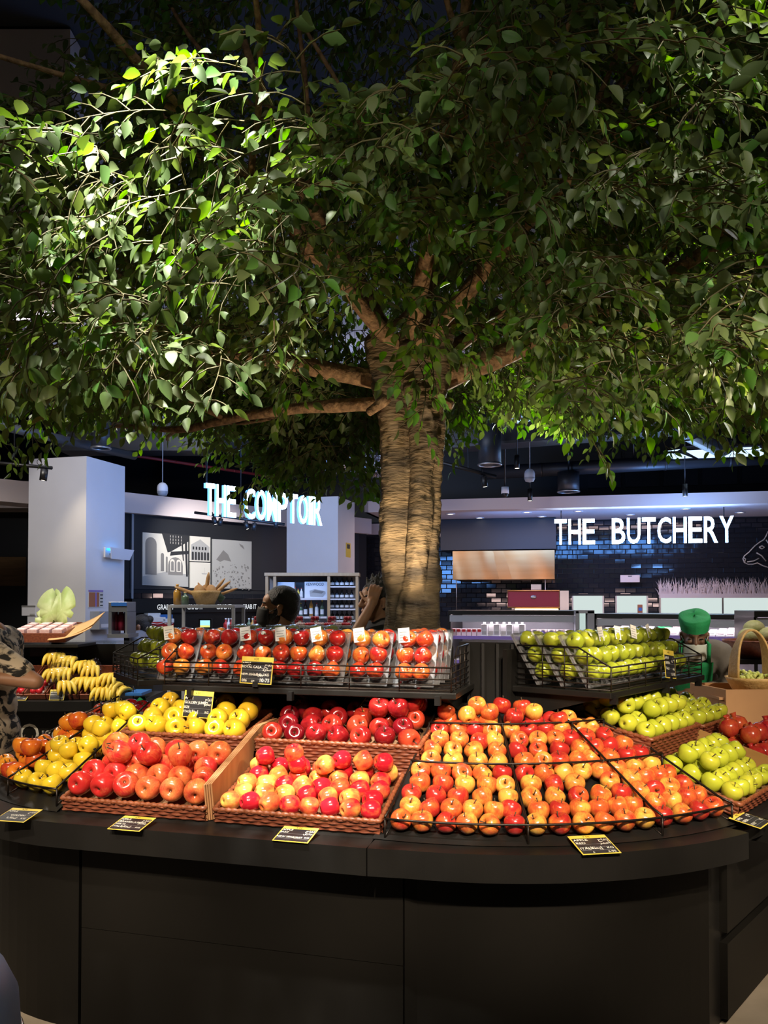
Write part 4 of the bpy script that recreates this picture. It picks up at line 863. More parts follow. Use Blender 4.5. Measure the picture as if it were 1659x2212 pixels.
def limb(p, d, L, r0, r1, k=14, up=.15, wig=.04, rnd=TRK):
    p = Vector(p); d = Vector(d).normalized(); pts = [p.copy()]; rs = [r0]
    for i in range(k):
        d = (d + Vector((rnd.gauss(0, wig), rnd.gauss(0, wig), rnd.gauss(0, wig) + up / k))).normalized(); p = p + d * (L / k); pts.append(p.copy()); rs.append(r0 + (r1 - r0) * (i + 1) / k * (1 + .0))
    return pts, [r * (1 + .07 * math.sin(i * 2.3)) for i, r in enumerate(rs)]
branches = []
def branch(d, L, r0, r1, z=0.0, up=.2, subs=3):
    p0 = FORK + Vector((d[0], d[1], 0)).normalized() * .05 + Vector((0, 0, z)); pts, rs = limb(p0, d, L, r0, r1, 16, up)
    mb = MB(); mb.tube(pts, rs, 10); nonl = mb
    for i in range(len(mb.v)):
        v = Vector(mb.v[i]); q = NZ_.noise(v * 22) * .006; mb.v[i] = (v.x + q, v.y + q * .5, v.z + q)
    o = part('branch', mb, M_branch, tree, True); branches.append(pts)
    for j in range(subs):
        i = int(len(pts) * (.35 + .2 * j)); i = min(i, len(pts) - 3); dd = (pts[i + 1] - pts[i]).normalized(); side = Vector((-dd.y, dd.x, .25)) * (1 if j % 2 else -1)
        p2, r2 = limb(pts[i], dd * .8 + side * .8 + Vector((0, 0, .25)), L * .55, rs[i] * .55, .007, 10, .25, .06)
        mb = MB(); mb.tube(p2, r2, 7); part('side_branch', mb, M_branch, o, True); branches.append(p2)
branch((-1, -.10, .16), 1.9, .050, .016, -.10, .25)
branch((-1, .25, .02), 1.7, .036, .014, -.19, .30)
branch((-.55, -.25, .75), 1.5, .052, .016, .0, .1)
branch((1, -.15, .38), 1.9, .062, .018, -.12, .15)
branch((.55, -.1, .85), 1.8, .050, .016, -.0, .1)
branch((.75, .5, .55), 1.7, .042, .016, -.02, .1)
branch((-.3, .8, .7), 1.6, .042, .016, .0, .1)
branch((.1, -1, .80), 1.7, .042, .016, .06, .05)
branch((-.8, -.8, .7), 1.9, .040, .014, .04, .05)
branch((.8, -.9, .75), 1.9, .040, .014, .04, .05)
branch((.15, .1, 1.2), 1.7, .05, .018, .0, .0)
for (d, L) in (((-.35, -.2, -.30), .12), ((.4, -.2, -.22), .10), ((.1, -.35, .25), .10)):
    p = FORK + Vector((d[0], d[1], 0)).normalized() * .09 + Vector((0, 0, -.16 if d[2] < 0 else .03)); q = p + Vector(d).normalized() * (L + .05)
    part('branch_stub', MB().tube([p, q], [.030, .020], 9), M_branch, tree, True)
# --- leaves: pointed ovals folded along the midrib, carried on drooping sprays
LP = [(0, .0), (.12, .26), (.30, .44), (.52, .45), (.74, .30), (.90, .11), (1.0, 0)]
def leaf_shape(curl, fold):
    vs = []; fs = []
    for i, (t, wd) in enumerate(LP):
        z = -curl * t * t
        if wd == 0: vs.append((0, t, z))
        else: vs += [(-wd * .6, t, z + fold * wd), (0, t, z), (wd * .6, t, z + fold * wd)]
    idx = [[0]]; c = 1
    for i in range(1, 6): idx.append([c, c + 1, c + 2]); c += 3
    idx.append([c])
    for i in range(6):
        a, b = idx[i], idx[i + 1]
        if len(a) == 1: fs += [(a[0], b[1], b[0]), (a[0], b[2], b[1])]
        elif len(b) == 1: fs += [(a[0], a[1], b[0]), (a[1], a[2], b[0])]
        else: fs += [(a[0], a[1], b[1], b[0]), (a[1], a[2], b[2], b[1])]
    return np.array(vs), fs
SH = [leaf_shape(c, f) for c, f in ((.12, .25), (.28, .12), (.05, .4), (.40, .2))]
rs_ = np.random.RandomState(21)
def spray(L, nside, rnd):
    """one drooping spray in its own space, x outward: twig lines and leaves (pos, axis, normal, size)"""
    tw = []; lv = []
    main = lambda t: Vector((L * t, .04 * math.sin(3 * t), -.42 * L * t * t + .1 * L * t))
    tw.append([main(i / 7) for i in range(8)])
    def put(p, ax, sz):
        nm = Vector((rnd.gauss(0, .55), rnd.gauss(0, .55), 1)); lv.append((p, ax.normalized(), nm.normalized(), sz))
    for k in range(nside):
        t = .12 + .82 * k / (nside - 1); b = main(t); sgn = 1 if k % 2 else -1; l = (.13 + .09 * rnd.random()) * (1.15 - .5 * t)
        d = Vector((.75, sgn * (.55 + .5 * rnd.random()), rnd.uniform(-.35, .35))).normalized()
        pts = [b + d * l * q + Vector((0, 0, -.45 * l * q * q)) for q in (0, .33, .66, 1)]; tw.append(pts)
        for j, q in enumerate((.30, .52, .74, .96)):
            pp = b + d * l * q + Vector((0, 0, -.45 * l * q * q)); s2 = 1 if j % 2 else -1
            ax = d * .8 + Vector((-d.y, d.x, 0)) * s2 * rnd.uniform(.3, 1.0) + Vector((0, 0, rnd.uniform(-1.1, .05)))
            put(pp + ax.normalized() * .010, ax, rnd.uniform(.046, .066))
    for q in (.9, 1.0): put(main(q), Vector((.8, rnd.uniform(-.4, .4), rnd.uniform(-1, -.2))), .058)
    return tw, lv
SPR = [spray(.34 + .05 * (i % 4), 6 + i % 3, TRK) for i in range(10)]
def crown_ok(p):
    r = math.hypot(p.x - .12, p.y - 4.05)
    if p.y < 2.12: return False
    if abs(p.x - .1) < .40 and p.y < 3.95 and p.z < 2.85: return TRK.random() < .05
    if r < .30 and p.z < 3.2: return False
    if p.x < .20 and p.y < 3.9 and p.z > 2.90 + (p.y - 2.15) * .62: return False
    if p.x >= .20 and p.y < 3.4 and p.z > 3.30 + (p.y - 2.15) * .9: return False
    if p.x < .1 and p.z > 3.15 and r > 2.3 - (p.z - 3.15) * .55: return False
    return True
bases = []
def zlow(x, y):
    r = math.hypot(x - .12, y - 4.05)
    return 2.44 + max(0, y - 2.9) * .205 + .08 * math.sin(2.3 * x + 1.1 * y) + .07 * math.sin(5.1 * x - 2.0 * y + 1) + .10 * max(0, .9 - r)
while len(bases) < 1750:
    a = TRK.uniform(0, 2 * PI); r = 2.75 * math.sqrt(TRK.uniform(.01, 1)); x = .12 + r * math.cos(a); y = 4.05 + r * math.sin(a) * .95
    z0 = zlow(x, y); zt = 5.3 - .20 * r * r * .5; z = z0 + (zt - z0) * TRK.random() ** 1.25
    p = Vector((x, y, z))
    if abs(x / y) > .56: continue
    if y > 4.6 and z > 4.4: continue
    if crown_ok(p): bases.append(p)
for k in range(300):
    y = TRK.uniform(2.2, 3.2); p = Vector((TRK.uniform(-.56, .56) * y, y, TRK.uniform(2.9, 4.7)))
    if crown_ok(p): bases.append(p)
for k in range(150):
    y = TRK.uniform(3.9, 4.7); bases.append(Vector((TRK.uniform(-.30, .5) * y, y, TRK.uniform(3.7, 5.2))))
for k in range(85):      # the fringe: low sprays all round the edge of the crown
    a = 2 * PI * k / 85; r = TRK.uniform(1.6, 2.5); x = .12 + r * math.cos(a); y = 4.05 + r * math.sin(a) * .95
    if y > 2.2 and abs(x / y) < .56: bases.append(Vector((x, y, zlow(x, y) - .03)))
for k in range(50): bases.append(Vector((TRK.uniform(-.85, -.10), TRK.uniform(4.7, 5.4), TRK.uniform(2.75, 3.2))))
for k in range(46): bases.append(Vector((TRK.uniform(-.56, -.12), TRK.uniform(4.75, 5.1), TRK.uniform(2.48, 2.80))))
for k in range(44): bases.append(Vector((TRK.uniform(-.75, .85), TRK.uniform(3.1, 3.75), TRK.uniform(3.02, 3.5))))
for k in range(5): bases.append(Vector((TRK.uniform(.02, .22), TRK.uniform(3.55, 3.72), TRK.uniform(2.72, 3.0))))
for k in range(26): bases.append(Vector((TRK.uniform(1.15, 1.75), TRK.uniform(2.75, 3.4), TRK.uniform(2.36, 2.7))))
for (x, y, zz) in ((-.30, 3.1, 3.15), (.0, 3.2, 3.05), (.25, 3.0, 3.2), (.12, 3.45, 2.86), (.05, 3.5, 2.80)): bases.append(Vector((x, y, zz)))
allL = []; TW = MB()
for b in bases:
    tw, lv = SPR[TRK.randrange(10)]
    dx, dy = b.x - .12, b.y - 4.05; an = math.atan2(dy, dx) + TRK.gauss(0, .7)
    M = Matrix.Translation(b) @ Matrix.Rotation(an, 4, 'Z') @ Matrix.Rotation(TRK.gauss(.12, .28), 4, 'Y') @ Matrix.Rotation(TRK.gauss(0, .4), 4, 'X'); M3 = M.to_3x3()
    near = b.y < 3.8
    for L in tw: TW.tube([M @ q for q in L], [.0032] + [.0024] * (len(L) - 2) + [.0014], 3, caps=False)
    base_t = TRK.random()
    for (p, ax, nm, sz) in lv: allL.append((M @ p, (M3 @ ax + Vector((0, 0, -.25))).normalized(), (M3 @ nm), sz * TRK.uniform(.9, 1.12), min(1, max(0, base_t * .65 + TRK.random() * .35)), TRK.randrange(4)))
part('twigs', TW, M_twig, tree, True, 'stuff')
def leaf_matrix(L):
    p, ax, nm, sz, tint, k = L; y = ax; x = y.cross(nm)
    x = x.normalized() if x.length > 1e-4 else y.orthogonal().normalized(); z = x.cross(y)
    return Matrix(((x.x * sz, y.x * sz, z.x * sz, p.x), (x.y * sz, y.y * sz, z.y * sz, p.y), (x.z * sz, y.z * sz, z.z * sz, p.z), (0, 0, 0, 1)))
def visible(p):
    return abs(p.x / p.y) < .45 and -300 < HOR - (p.z - HCAM) / p.y * 1800 < 1100
order = sorted(range(len(allL)), key=lambda i: (0 if visible(allL[i][0]) else 1, (allL[i][0] - Vector((0, 0, 1.6))).length / allL[i][3]))
single = set(order[:300])
LM = []
for vs, fs in SH:
    me = bpy.data.meshes.new('leaf'); me.from_pydata([tuple(v) for v in vs], [], fs); me.materials.append(M_leafo); me.polygons.foreach_set('use_smooth', [True] * len(fs)); LM.append(me)
inv = Matrix.Translation(-TB0)
V = []; FS = []; TI = []; off = 0
for i, L in enumerate(allL):
    m = leaf_matrix(L)
    if i in single: obj('leaf', LM[L[5]], tree, inv @ m); continue
    vs, fs = SH[L[5]]; A = np.array((inv @ m))
    V.append(vs @ A[:3, :3].T + A[:3, 3]); FS += [tuple(q + off for q in f) for f in fs]; off += len(vs); TI += [L[4]] * len(vs)
me = bpy.data.meshes.new('foliage'); me.from_pydata(np.concatenate(V).tolist(), [], FS); me.materials.append(M_leafs)
me.polygons.foreach_set('use_smooth', [True] * len(FS))
at_ = me.attributes.new('tint', 'FLOAT', 'POINT'); at_.data.foreach_set('value', TI); me.update()
fo = obj('foliage', me, tree); fo['kind'] = 'stuff'
# ================================================================= people
def remesh(mb, vox, sm=4):
    me = mb.mesh('t', M_white); o = bpy.data.objects.new('t', me); COL.objects.link(o)
    md = o.modifiers.new('r', 'REMESH'); md.mode = 'VOXEL'; md.voxel_size = vox; md.use_smooth_shade = True
    s = o.modifiers.new('s', 'SMOOTH'); s.factor = .5; s.iterations = sm
    dg = bpy.context.evaluated_depsgraph_get(); out = bpy.data.meshes.new_from_object(o.evaluated_get(dg)); bpy.data.objects.remove(o)
    out.materials.clear(); out.polygons.foreach_set('use_smooth', [True] * len(out.polygons)); return out
def cap(mb, p0, r0, p1, r1, sx=1.0):
    p0 = Vector(p0); p1 = Vector(p1); k = 7; L = (p1 - p0).length; d = (p1 - p0) / max(L, 1e-6); pts = []; rs = []
    for i in range(4): a = PI / 2 * i / 4; pts.append(p0 - d * r0 * math.cos(a)); rs.append(max(.001, r0 * math.sin(a)))
    for i in range(k + 1): pts.append(p0 + d * L * i / k); rs.append(r0 + (r1 - r0) * i / k)
    for i in range(1, 5): a = PI / 2 * i / 4; pts.append(p1 + d * r1 * math.sin(a)); rs.append(max(.001, r1 * math.cos(a)))
    mb.tube(pts, rs, 14)
def skinpart(name, mb, mat, parent, vox, sm=4, label=None):
    me = remesh(mb, vox, sm); me.name = name; me.materials.append(mat); o = obj(name, me, parent); tag(o, label); return o
def hand(mb, wrist, d, palm_n, curl=.5, side=1):
    """palm, four fingers of unequal length in three bones each, and a thumb from the side of the palm"""
    d = Vector(d).normalized(); nn = Vector(palm_n).normalized(); sd = d.cross(nn).normalized() * side; nn = sd.cross(d).normalized() * side
    w0 = Vector(wrist); k = w0 + d * .085
    cap(mb, w0, .024, w0 + d * .03, .028)
    for q in (-.026, -.009, .009, .026): cap(mb, w0 + d * .02 + sd * q * .7, .014, k + sd * q, .0125)
    for q, L in ((-.030, .062), (-.010, .074), (.010, .080), (.029, .070)):
        p = k + sd * q; dd = d.copy()
        for j, f in enumerate((.45, .32, .23)):
            dd = (dd + nn * curl * (.55 + .25 * j) + sd * q * 1.2).normalized(); e = p + dd * L * f; cap(mb, p, .0092 - .0008 * j, e, .0085 - .0008 * j); p = e
    p = w0 + d * .025 + sd * .026; dd = (d * .6 + sd * .9 + nn * .3).normalized()
    for f in (.038, .028, .022): e = p + dd * f; cap(mb, p, .0115, e, .0095); p = e; dd = (dd + d * .35 + nn * curl * .4).normalized()
def head_parts(mb, H):
    def E(c, r): mb.ball((0, 0, 0), 1, 18, 12, M=H @ Matrix.Translation(c) @ Matrix.Diagonal((r[0], r[1], r[2], 1)))
    E((-.012, 0, .032), (.098, .076, .090)); E((.022, 0, -.030), (.070, .062, .082)); E((.048, 0, -.088), (.034, .036, .026)); E((.03, 0, .045), (.066, .064, .055))
    E((.080, 0, .030), (.018, .048, .012)); c = lambda p: H @ Vector(p)
    cap(mb, c((.090, 0, .020)), .011, c((.110, 0, -.022)), .0155); E((.100, .012, -.026), (.012, .008, .008)); E((.100, -.012, -.026), (.012, .008, .008))
    E((.088, 0, -.052), (.014, .024, .007)); E((.086, 0, -.064), (.013, .020, .008))
    for s in (1, -1):
        E((.074, .036 * s, -.012), (.026, .022, .020)); E((-.006, .080 * s, -.006), (.017, .009, .031)); E((-.004, .086 * s, .006), (.020, .007, .016)); E((.002, .082 * s, -.034), (.010, .008, .010))
def person(label, loc, yaw, height, head, arms, mats, hair=True, beard=False, mask=None, cap_=None, lean=0.0, vox=.0065, pitch=0.0, sleeves='short', apron=False, hands=True, gloves=None, mdrop=0.0):
    """local axes: x forward, y to the person's own left-hand side, z up; joints are given in these axes"""
    M = Matrix.Translation(loc) @ Matrix.Rotation(yaw, 4, 'Z'); t = thing('person', label, 'person', M)
    k = height / 1.74; hip = .92 * k; sh = 1.42 * k; skin, top, low, hairm = mats
    lz = lambda z: lean * max(0, (z - hip) / (sh - hip)) ** 1.1
    zc = lambda z: z - (lean ** 2) * .6 * max(0, (z - hip) / (sh - hip))
    P = lambda x, y, z: Vector((x + lz(z), y, zc(z)))
    H = Matrix.Translation(head) @ Matrix.Rotation(pitch, 4, 'Y')
    body = MB(); nk = P(-.01, 0, sh + .02); cap(body, nk, .058, H @ Vector((-.015, 0, -.05)), .054); head_parts(body, H)
    def torso(mb, g):
        for (z, rx, ry) in ((hip, .115, .158), (hip + .13 * k, .105, .140), (hip + .27 * k, .115, .155), (hip + .40 * k, .115, .165)):
            c = P(0, 0, z); mb.ball(c, (rx + g, ry + g, .13), 18, 10)
        cap(mb, P(-.01, -.13, sh - .02), .062 + g, P(-.01, .13, sh - .02), .062 + g)
    def legs(mb, g, z1=.0):
        for s in (1, -1):
            cap(mb, (0, .085 * s, hip - .02), .088 + g, (.015, .09 * s, .50 * k), .060 + g); cap(mb, (.015, .09 * s, .50 * k), .057 + g, (-.01, .095 * s, max(z1, .09)), .038 + g)
    torso(body, 0); legs(body, 0)
    for s in (1, -1): cap(body, (-.03, .095 * s, .045), .036, (.12, .10 * s, .032), .030)
    for s, (el, wr, hd, pn) in zip((1, -1), arms):
        a = P(-.01, .175 * s, sh - .035); el = Vector(el); wr = Vector(wr)
        cap(body, a, .052, el, .040); cap(body, el, .040, wr, .026); hand(body, wr, hd, pn, .55, s)
    skinpart('body', body, skin, t, vox, 3)
    c = MB(); torso(c, .014)
    for s, (el, wr, hd, pn) in zip((1, -1), arms):
        a = P(-.01, .175 * s, sh - .035); el = Vector(el); wr = Vector(wr)
        if sleeves == 'short': cap(c, a, .074, a.lerp(el, .75), .066)
        else: cap(c, a, .070, el, .056); cap(c, el, .054, el.lerp(wr, .85), .044)
    for s in (1, -1): cap(c, (0, .07 * s, hip), .115, (0, .075 * s, hip - .12), .110)
    skinpart('shirt', c, top, t, .010, 5)
    c = MB(); legs(c, .016); skinpart('trousers', c, low, t, .011, 5)
    for s in (1, -1):
        c = MB(); cap(c, (-.035, .095 * s, .05), .045, (.13, .10 * s, .038), .038); c.v = [(x, y, max(z, .004)) for x, y, z in c.v]; skinpart('shoe', c, M_blackcloth, t, .009, 2)
    if hair:
        c = MB(); E = lambda ce, r: c.ball((0, 0, 0), 1, 20, 14, M=H @ Matrix.Translation(ce) @ Matrix.Diagonal((r[0], r[1], r[2], 1)))
        if not cap_: E((-.022, 0, .048), (.104, .084, .088))
        E((-.045, 0, .005), (.078, .080, .082)); E((-.05, 0, -.03), (.058, .062, .06))
        if hair == 'messy':
            rr = random.Random(4)
            for i in range(46):
                a = rr.uniform(0, 2 * PI); b = rr.uniform(-.2, 1.4); q = Vector((math.cos(a) * math.cos(b) * .10 - .025, math.sin(a) * math.cos(b) * .086, math.sin(b) * .10 + .045)); cap(c, H @ q, .014, H @ (q * 1.12 + Vector((0, 0, rr.uniform(-.03, .03)))), .005)
        if hair == 'bun': E((-.12, 0, .05), (.042, .042, .042))
        skinpart('hair', c, hairm, t, .006, 2)
    if beard:
        c = MB()
        for (ce, r) in (((.030, 0, -.052), (.066, .066, .056)), ((.05, 0, -.092), (.038, .042, .030)), ((.012, .050, -.02), (.022, .022, .045)), ((.012, -.050, -.02), (.022, .022, .045))): c.ball((0, 0, 0), 1, 18, 12, M=H @ Matrix.Translation(ce) @ Matrix.Diagonal((r[0], r[1], r[2], 1)))
        skinpart('beard', c, hairm, t, .006, 2)
    for s in (1, -1):
        c = MB(); c.ball((0, 0, 0), (.009, .0125, .004 if mdrop else .0075), 12, 8, M=H @ Matrix.Translation((.0885, .036 * s, .004))); e = part('eye', c, M_hair if mdrop else M_paper, t)
        if not mdrop: c = MB(); c.ball((0, 0, 0), (.004, .006, .0065), 10, 6, M=H @ Matrix.Translation((.0955, .036 * s, .004))); part('iris', c, M_blackcloth, e)
        c = MB(); c.tube([H @ Vector((.091, .018 * s, .030)), H @ Vector((.092, .036 * s, .036)), H @ Vector((.078, .056 * s, .030))], [.004, .005, .003], 6); part('eyebrow', c, hairm, t)
    if mask:
        c = MB()
        def fn(U, V):
            a = (U - .5) * 2.3; zz = -.005 - mdrop - .105 * V; pf = 1 + .12 * math.sin(PI * V) * (1 - abs(U - .5)); rx, ry = .103 * pf, .073
            if V > .85: rx *= .88
            return H @ Vector((.015 + rx * math.cos(a), ry * math.sin(a) * 1.02, zz + .018 * (1 - abs(2 * U - 1)) * (1 - V)))
        c.grid(fn, 18, 10); mk = part('face_mask', c, mask, t); sd_ = mk.modifiers.new('s', 'SOLIDIFY'); sd_.thickness = .003
        for s in (1, -1):
            c = MB(); c.tube([H @ Vector(q) for q in ((.055, .068 * s, -.02), (.02, .079 * s, -.005), (-.01, .087 * s, .012), (-.02, .086 * s, -.008), (.015, .080 * s, -.045), (.045, .070 * s, -.075))], .0018, 4); part('ear_loop', c, mask, t)
    if cap_:
        c = MB(); ring = []
        for (z, g, sx) in ((.046, .96, 0), (.068, 1.0, -.002), (.105, 1.09, -.006), (.126, 1.06, -.010), (.134, .85, -.014), (.137, 0, -.02)): ring.append((g, z, sx))
        def fn(U, V):
            i = V * (len(ring) - 1); a = min(int(i), len(ring) - 2); f = i - a; g = ring[a][0] * (1 - f) + ring[a + 1][0] * f; z = ring[a][1] * (1 - f) + ring[a + 1][1] * f; sx = ring[a][2] * (1 - f) + ring[a + 1][2] * f; an = 2 * PI * U
            return H @ Vector((sx - .008 + .108 * g * math.cos(an), .090 * g * math.sin(an), z + .006 * math.sin(3 * an) * V - .012 * math.cos(an)))
        c.grid(fn, 30, 15); part('cap', c, cap_, t)
    if apron:
        c = MB()
        def fn(U, V):
            z = sh - .10 - V * .85; a = (U - .5) * (1.35 if V < .3 else 2.3); q = P(0, 0, z); g = .148 if z < sh - .2 else .142
            return Vector((q.x + g * math.cos(a) + .012, .18 * math.sin(a), q.z))
        c.grid(fn, 16, 18); ap = part('apron', c, M_green, t); sd_ = ap.modifiers.new('s', 'SOLIDIFY'); sd_.thickness = .004
        for s in (1, -1): c = MB(); c.tube([P(.135, .085 * s, sh - .10), P(.09, .085 * s, sh + .03), P(-.03, .065 * s, sh + .06)], .012, 6); part('apron_strap', c, M_green, t)
        c = MB(); q = P(.152, .0, sh - .2); c.box((q.x - .004, -.05, q.z - .008), (q.x + .006, .05, q.z + .008), bev=.002); part('apron_tag', c, M_green, t)
    return t
def tiedye():
    m, nt, b = new_mat('tie_dye_cloth'); N = nt.nodes; L = nt.links; tc = N.new('ShaderNodeTexCoord'); mp = N.new('ShaderNodeMapping'); mp.inputs['Scale'].default_value = (9, 9, 13); mp.inputs['Rotation'].default_value = (.5, .3, .2); L.new(tc.outputs['Object'], mp.inputs[0])
    t = N.new('ShaderNodeTexNoise'); t.inputs['Scale'].default_value = 1.25; t.inputs['Detail'].default_value = 3; t.inputs['Distortion'].default_value = 1.6; L.new(mp.outputs[0], t.inputs[0])
    r = N.new('ShaderNodeValToRGB'); r.color_ramp.elements[0].position = .44; r.color_ramp.elements[0].color = (.018, .014, .012, 1); r.color_ramp.elements[1].position = .53; r.color_ramp.elements[1].color = (.62, .49, .35, 1); L.new(t.outputs[0], r.inputs[0]); L.new(r.outputs[0], b.inputs['Base Color']); b.inputs['Roughness'].default_value = .85; return m
M_tie = tiedye()
DOWN = ((.0, .22, 1.14), (.06, .23, .90), (.1, 0, -1), (0, -1, 0)); 
def dn(s, k=1.0): return ((.0, .215 * s, 1.14 * k), (.08, .22 * s, .90 * k), (.15, 0, -1), (0, -s, 0))
# yaw PI: facing the banana end of the shop
person('person in black and cream tie-dye clothes with bent arm by the bananas', (-2.07, 4.42, 0), PI, 1.74, (.20, 0, 1.54), (((-.33, .25, 1.20), (-.07, .29, 1.23), (1, 0, .1), (0, -1, 0)), dn(-1)), (M_skin1, M_tie, M_tie, M_hair), True, vox=.008)
pB = at(603, 1314, 4.9)
person('bearded person in profile wearing a black face mask behind the red apple trays', (pB.x + .03, 4.9, 0), PI + .12, 1.70, (.03, 0, pB.z), (dn(1, .97), dn(-1, .97)), (M_skin1, M_orangecloth, M_jeans, M_hair), True, True, M_mask)
pC = at(812, 1296, 5.0)
person('dark-haired person beside the trunk with one hand raised to the hair', (pC.x + .02, 5.0, 0), PI + .55, 1.78, (.02, 0, pC.z - .01), (((.255, .10, 1.36), (.135, .13, 1.575), (-.35, -.15, .9), (-.6, -.8, -.2)), dn(-1)), (M_skin1, M_blackcloth, M_jeans, M_hair), 'messy', vox=.006)
pD = at(1490, 1372, 5.4)
person('shop worker in green cap and apron looking down, white mask on chin', (pD.x + .12, 5.72, 0), -PI / 2 - .28, 1.66, (.36, .0, pD.z), (((.30, .22, 1.06), (.36, -.02, 1.02), (.35, -.9, -.1), (0, 0, -1)), ((.24, -.30, 1.06), (.40, -.24, .99), (.9, .2, -.2), (0, 0, -1))), (M_skin2, M_greyshirt, M_blackcloth, M_hair), True, False, M_maskw, M_green, .30, .0065, .30, 'long', True, mdrop=.032)
pE = at(300, 1354, 9.2)
person('shop worker with dark hair in a bun behind the deli counter', (pE.x + .12, 9.2, 0), PI - .1, 1.52, (.10, 0, pE.z), (dn(1, .86), dn(-1, .86)), (M_skin1, M_greymetal, M_jeans, M_hair), 'bun', False, None, None, .10, .009, .3)
# ================================================================= things farther back
def pbox(mb, px0, py0, px1, py1, Y, dep, bev=0):
    a = at(px0, py1, Y); b = at(px1, py0, Y); return mb.box((a.x, Y, a.z), (b.x, Y + dep, b.z), bev=bev)
def simple(name, px0, py0, px1, py1, Y, dep, mat, label, cat, bev=.004, group=None):
    return solo(name, pbox(MB(), px0, py0, px1, py1, Y, dep, bev), mat, label, cat, group)
M_red = pm('red_paint_gloss', (.45, .02, .02), rough=.35); M_maroon = pm('maroon_enamel', (.30, .008, .035), rough=.5); M_blue = pm('blue_plastic', (.03, .14, .42), rough=.4); M_pink = pm('pink_pack', (.62, .35, .34), (.70, .50, .48), scale=40, rough=.5)
M_pack = pm('meat_pack', (.72, .50, .52), (.75, .70, .70), scale=30, rough=.3); M_whiteg = pm('white_gloss', (.70, .70, .70), rough=.3); M_cream = pm('cream_print', (.62, .58, .50), rough=.6); M_gprint = pm('grey_print', (.18, .17, .16), rough=.7); M_mprint = pm('mid_grey_print', (.36, .35, .33), rough=.7); M_kprint = pm('dark_print', (.02, .02, .022), rough=.7)
M_oak = pm('pale_oak', (.38, .24, .11), (.46, .30, .15), scale=6, rough=.5, stretch=(6, 1, 1)); M_rattan = pm('pale_rattan', (.50, .30, .10), (.60, .38, .15), scale=50, rough=.5, bump=.4, bscale=90); M_bread = pm('bread_crust', (.40, .19, .06), (.58, .36, .16), scale=18, rough=.7); M_goldg = pm('amber_glass', (.55, .28, .05), rough=.12, coat=.6); M_greeng = pm('green_glass', (.10, .16, .09), rough=.1, coat=.6)
M_banana = pm('banana_skin', (.72, .45, .03), (.62, .48, .06), scale=14, rough=.45); M_berry = pm('red_berry', (.50, .012, .02), (.62, .03, .04), scale=60, rough=.3); M_paleleaf = pm('pale_leaf', (.38, .48, .14), (.55, .60, .28), scale=10, rough=.5); M_screen = emat('screen_glow', (.35, .75, .9), 1.3); M_screeny = emat('screen_yellow', (.8, .8, .2), 1.1); M_case = emat('case_light', (1, .84, .93), 28.0); M_window = emat('lit_window', (.86, 1.0, .96), .75); M_flame = emat('warm_strip', (1, .72, .35), 4.0); M_uv = emat('blue_tube', (.02, .35, 1.0), 5.0); M_purple = pm('purple_edge', (.22, .15, .45), rough=.4); M_black2 = M_blackmetal
# ---- pictures on the slanting wall
def kpoly(mb, pts, off, m=0):
    q = [Kp(a, b) for a, b in pts]; vs = [(p.x, -.012 - off, p.z) for p in q]; mb.add(vs, [tuple(range(len(vs)))], m, False, KM); return mb
def picture(px0, px1, yt0, yt1, yb0, yb1, label, shapes, ground):
    c = [(px0, yb0), (px1, yb1), (px1, yt1), (px0, yt0)]; a = Kp(px0, yb0); b = Kp(px1, yt1)
    t = thing('picture_panel', label, 'picture', KM @ Matrix.Translation((a.x, -.012, a.z)))
    part('panel', MB().box((a.x, -.028, a.z), (b.x, -.012, b.z), M=KM), ground, t, True)
    L = lambda U, V: (px0 + (px1 - px0) * U, (yt0 + (yt1 - yt0) * U) * (1 - V) + (yb0 + (yb1 - yb0) * U) * V)
    for i, (mat, nm, polys) in enumerate(shapes):
        mb = MB()
        if nm in ('print_trees', 'print_window'):
            for P in polys: kpoly(mb, [L(*q) for q in P], .017 + .0012 * i)
            part(nm, mb, mat, t, True, 'stuff')
        else:
            for P in polys: part(nm, kpoly(MB(), [L(*q) for q in P], .017 + .0012 * i), mat, t, True)
def arch(x, y0, y1, wd, k=8): return [(x, y1), (x, y0 + wd * .5)] + [(x + wd / 2 - wd / 2 * math.cos(PI * i / k), y0 + wd * .5 - wd * .5 * math.sin(PI * i / k)) for i in range(1, k)] + [(x + wd, y0 + wd * .5), (x + wd, y1)]
picture(305, 404, 1147, 1157, 1264, 1268, 'large grey photograph of an arched hall on the slanting wall', [
    (M_mprint, 'print_floor', [[(0, .84), (.55, .72), (1, .76), (1, 1), (0, 1)]]), (M_kprint, 'print_roof', [[(.42, 0), (1, 0), (1, .12), (.62, .34), (.55, .36)], [(.62, .34), (1, .30), (1, .36), (.60, .42)]]),
    (M_gprint, 'print_arch', [arch(.06, .10, .80, .25), arch(.40, .38, .72, .07), arch(.51, .44, .74, .04), arch(.56, .44, .78, .32)]), (M_kprint, 'print_column', [[(.92, .1), (.97, .1), (.99, .8), (.95, .8)], [(.84, .1), (.88, .1), (.90, .5), (.88, .5)]]),
    (M_cream, 'print_window', [arch(.60, .48, .72, .10), arch(.74, .48, .72, .10)] + [[(.60 + .06 * i, .03 + .02 * j), (.61 + .06 * i, .03 + .02 * j), (.61 + .06 * i, .07 + .02 * j), (.60 + .06 * i, .07 + .02 * j)] for i in range(5) for j in range(0, 9, 3)]), (M_gprint, 'print_door', [arch(.09, .16, .78, .18), arch(.62, .52, .70, .06), arch(.76, .52, .70, .06)])], M_cream)
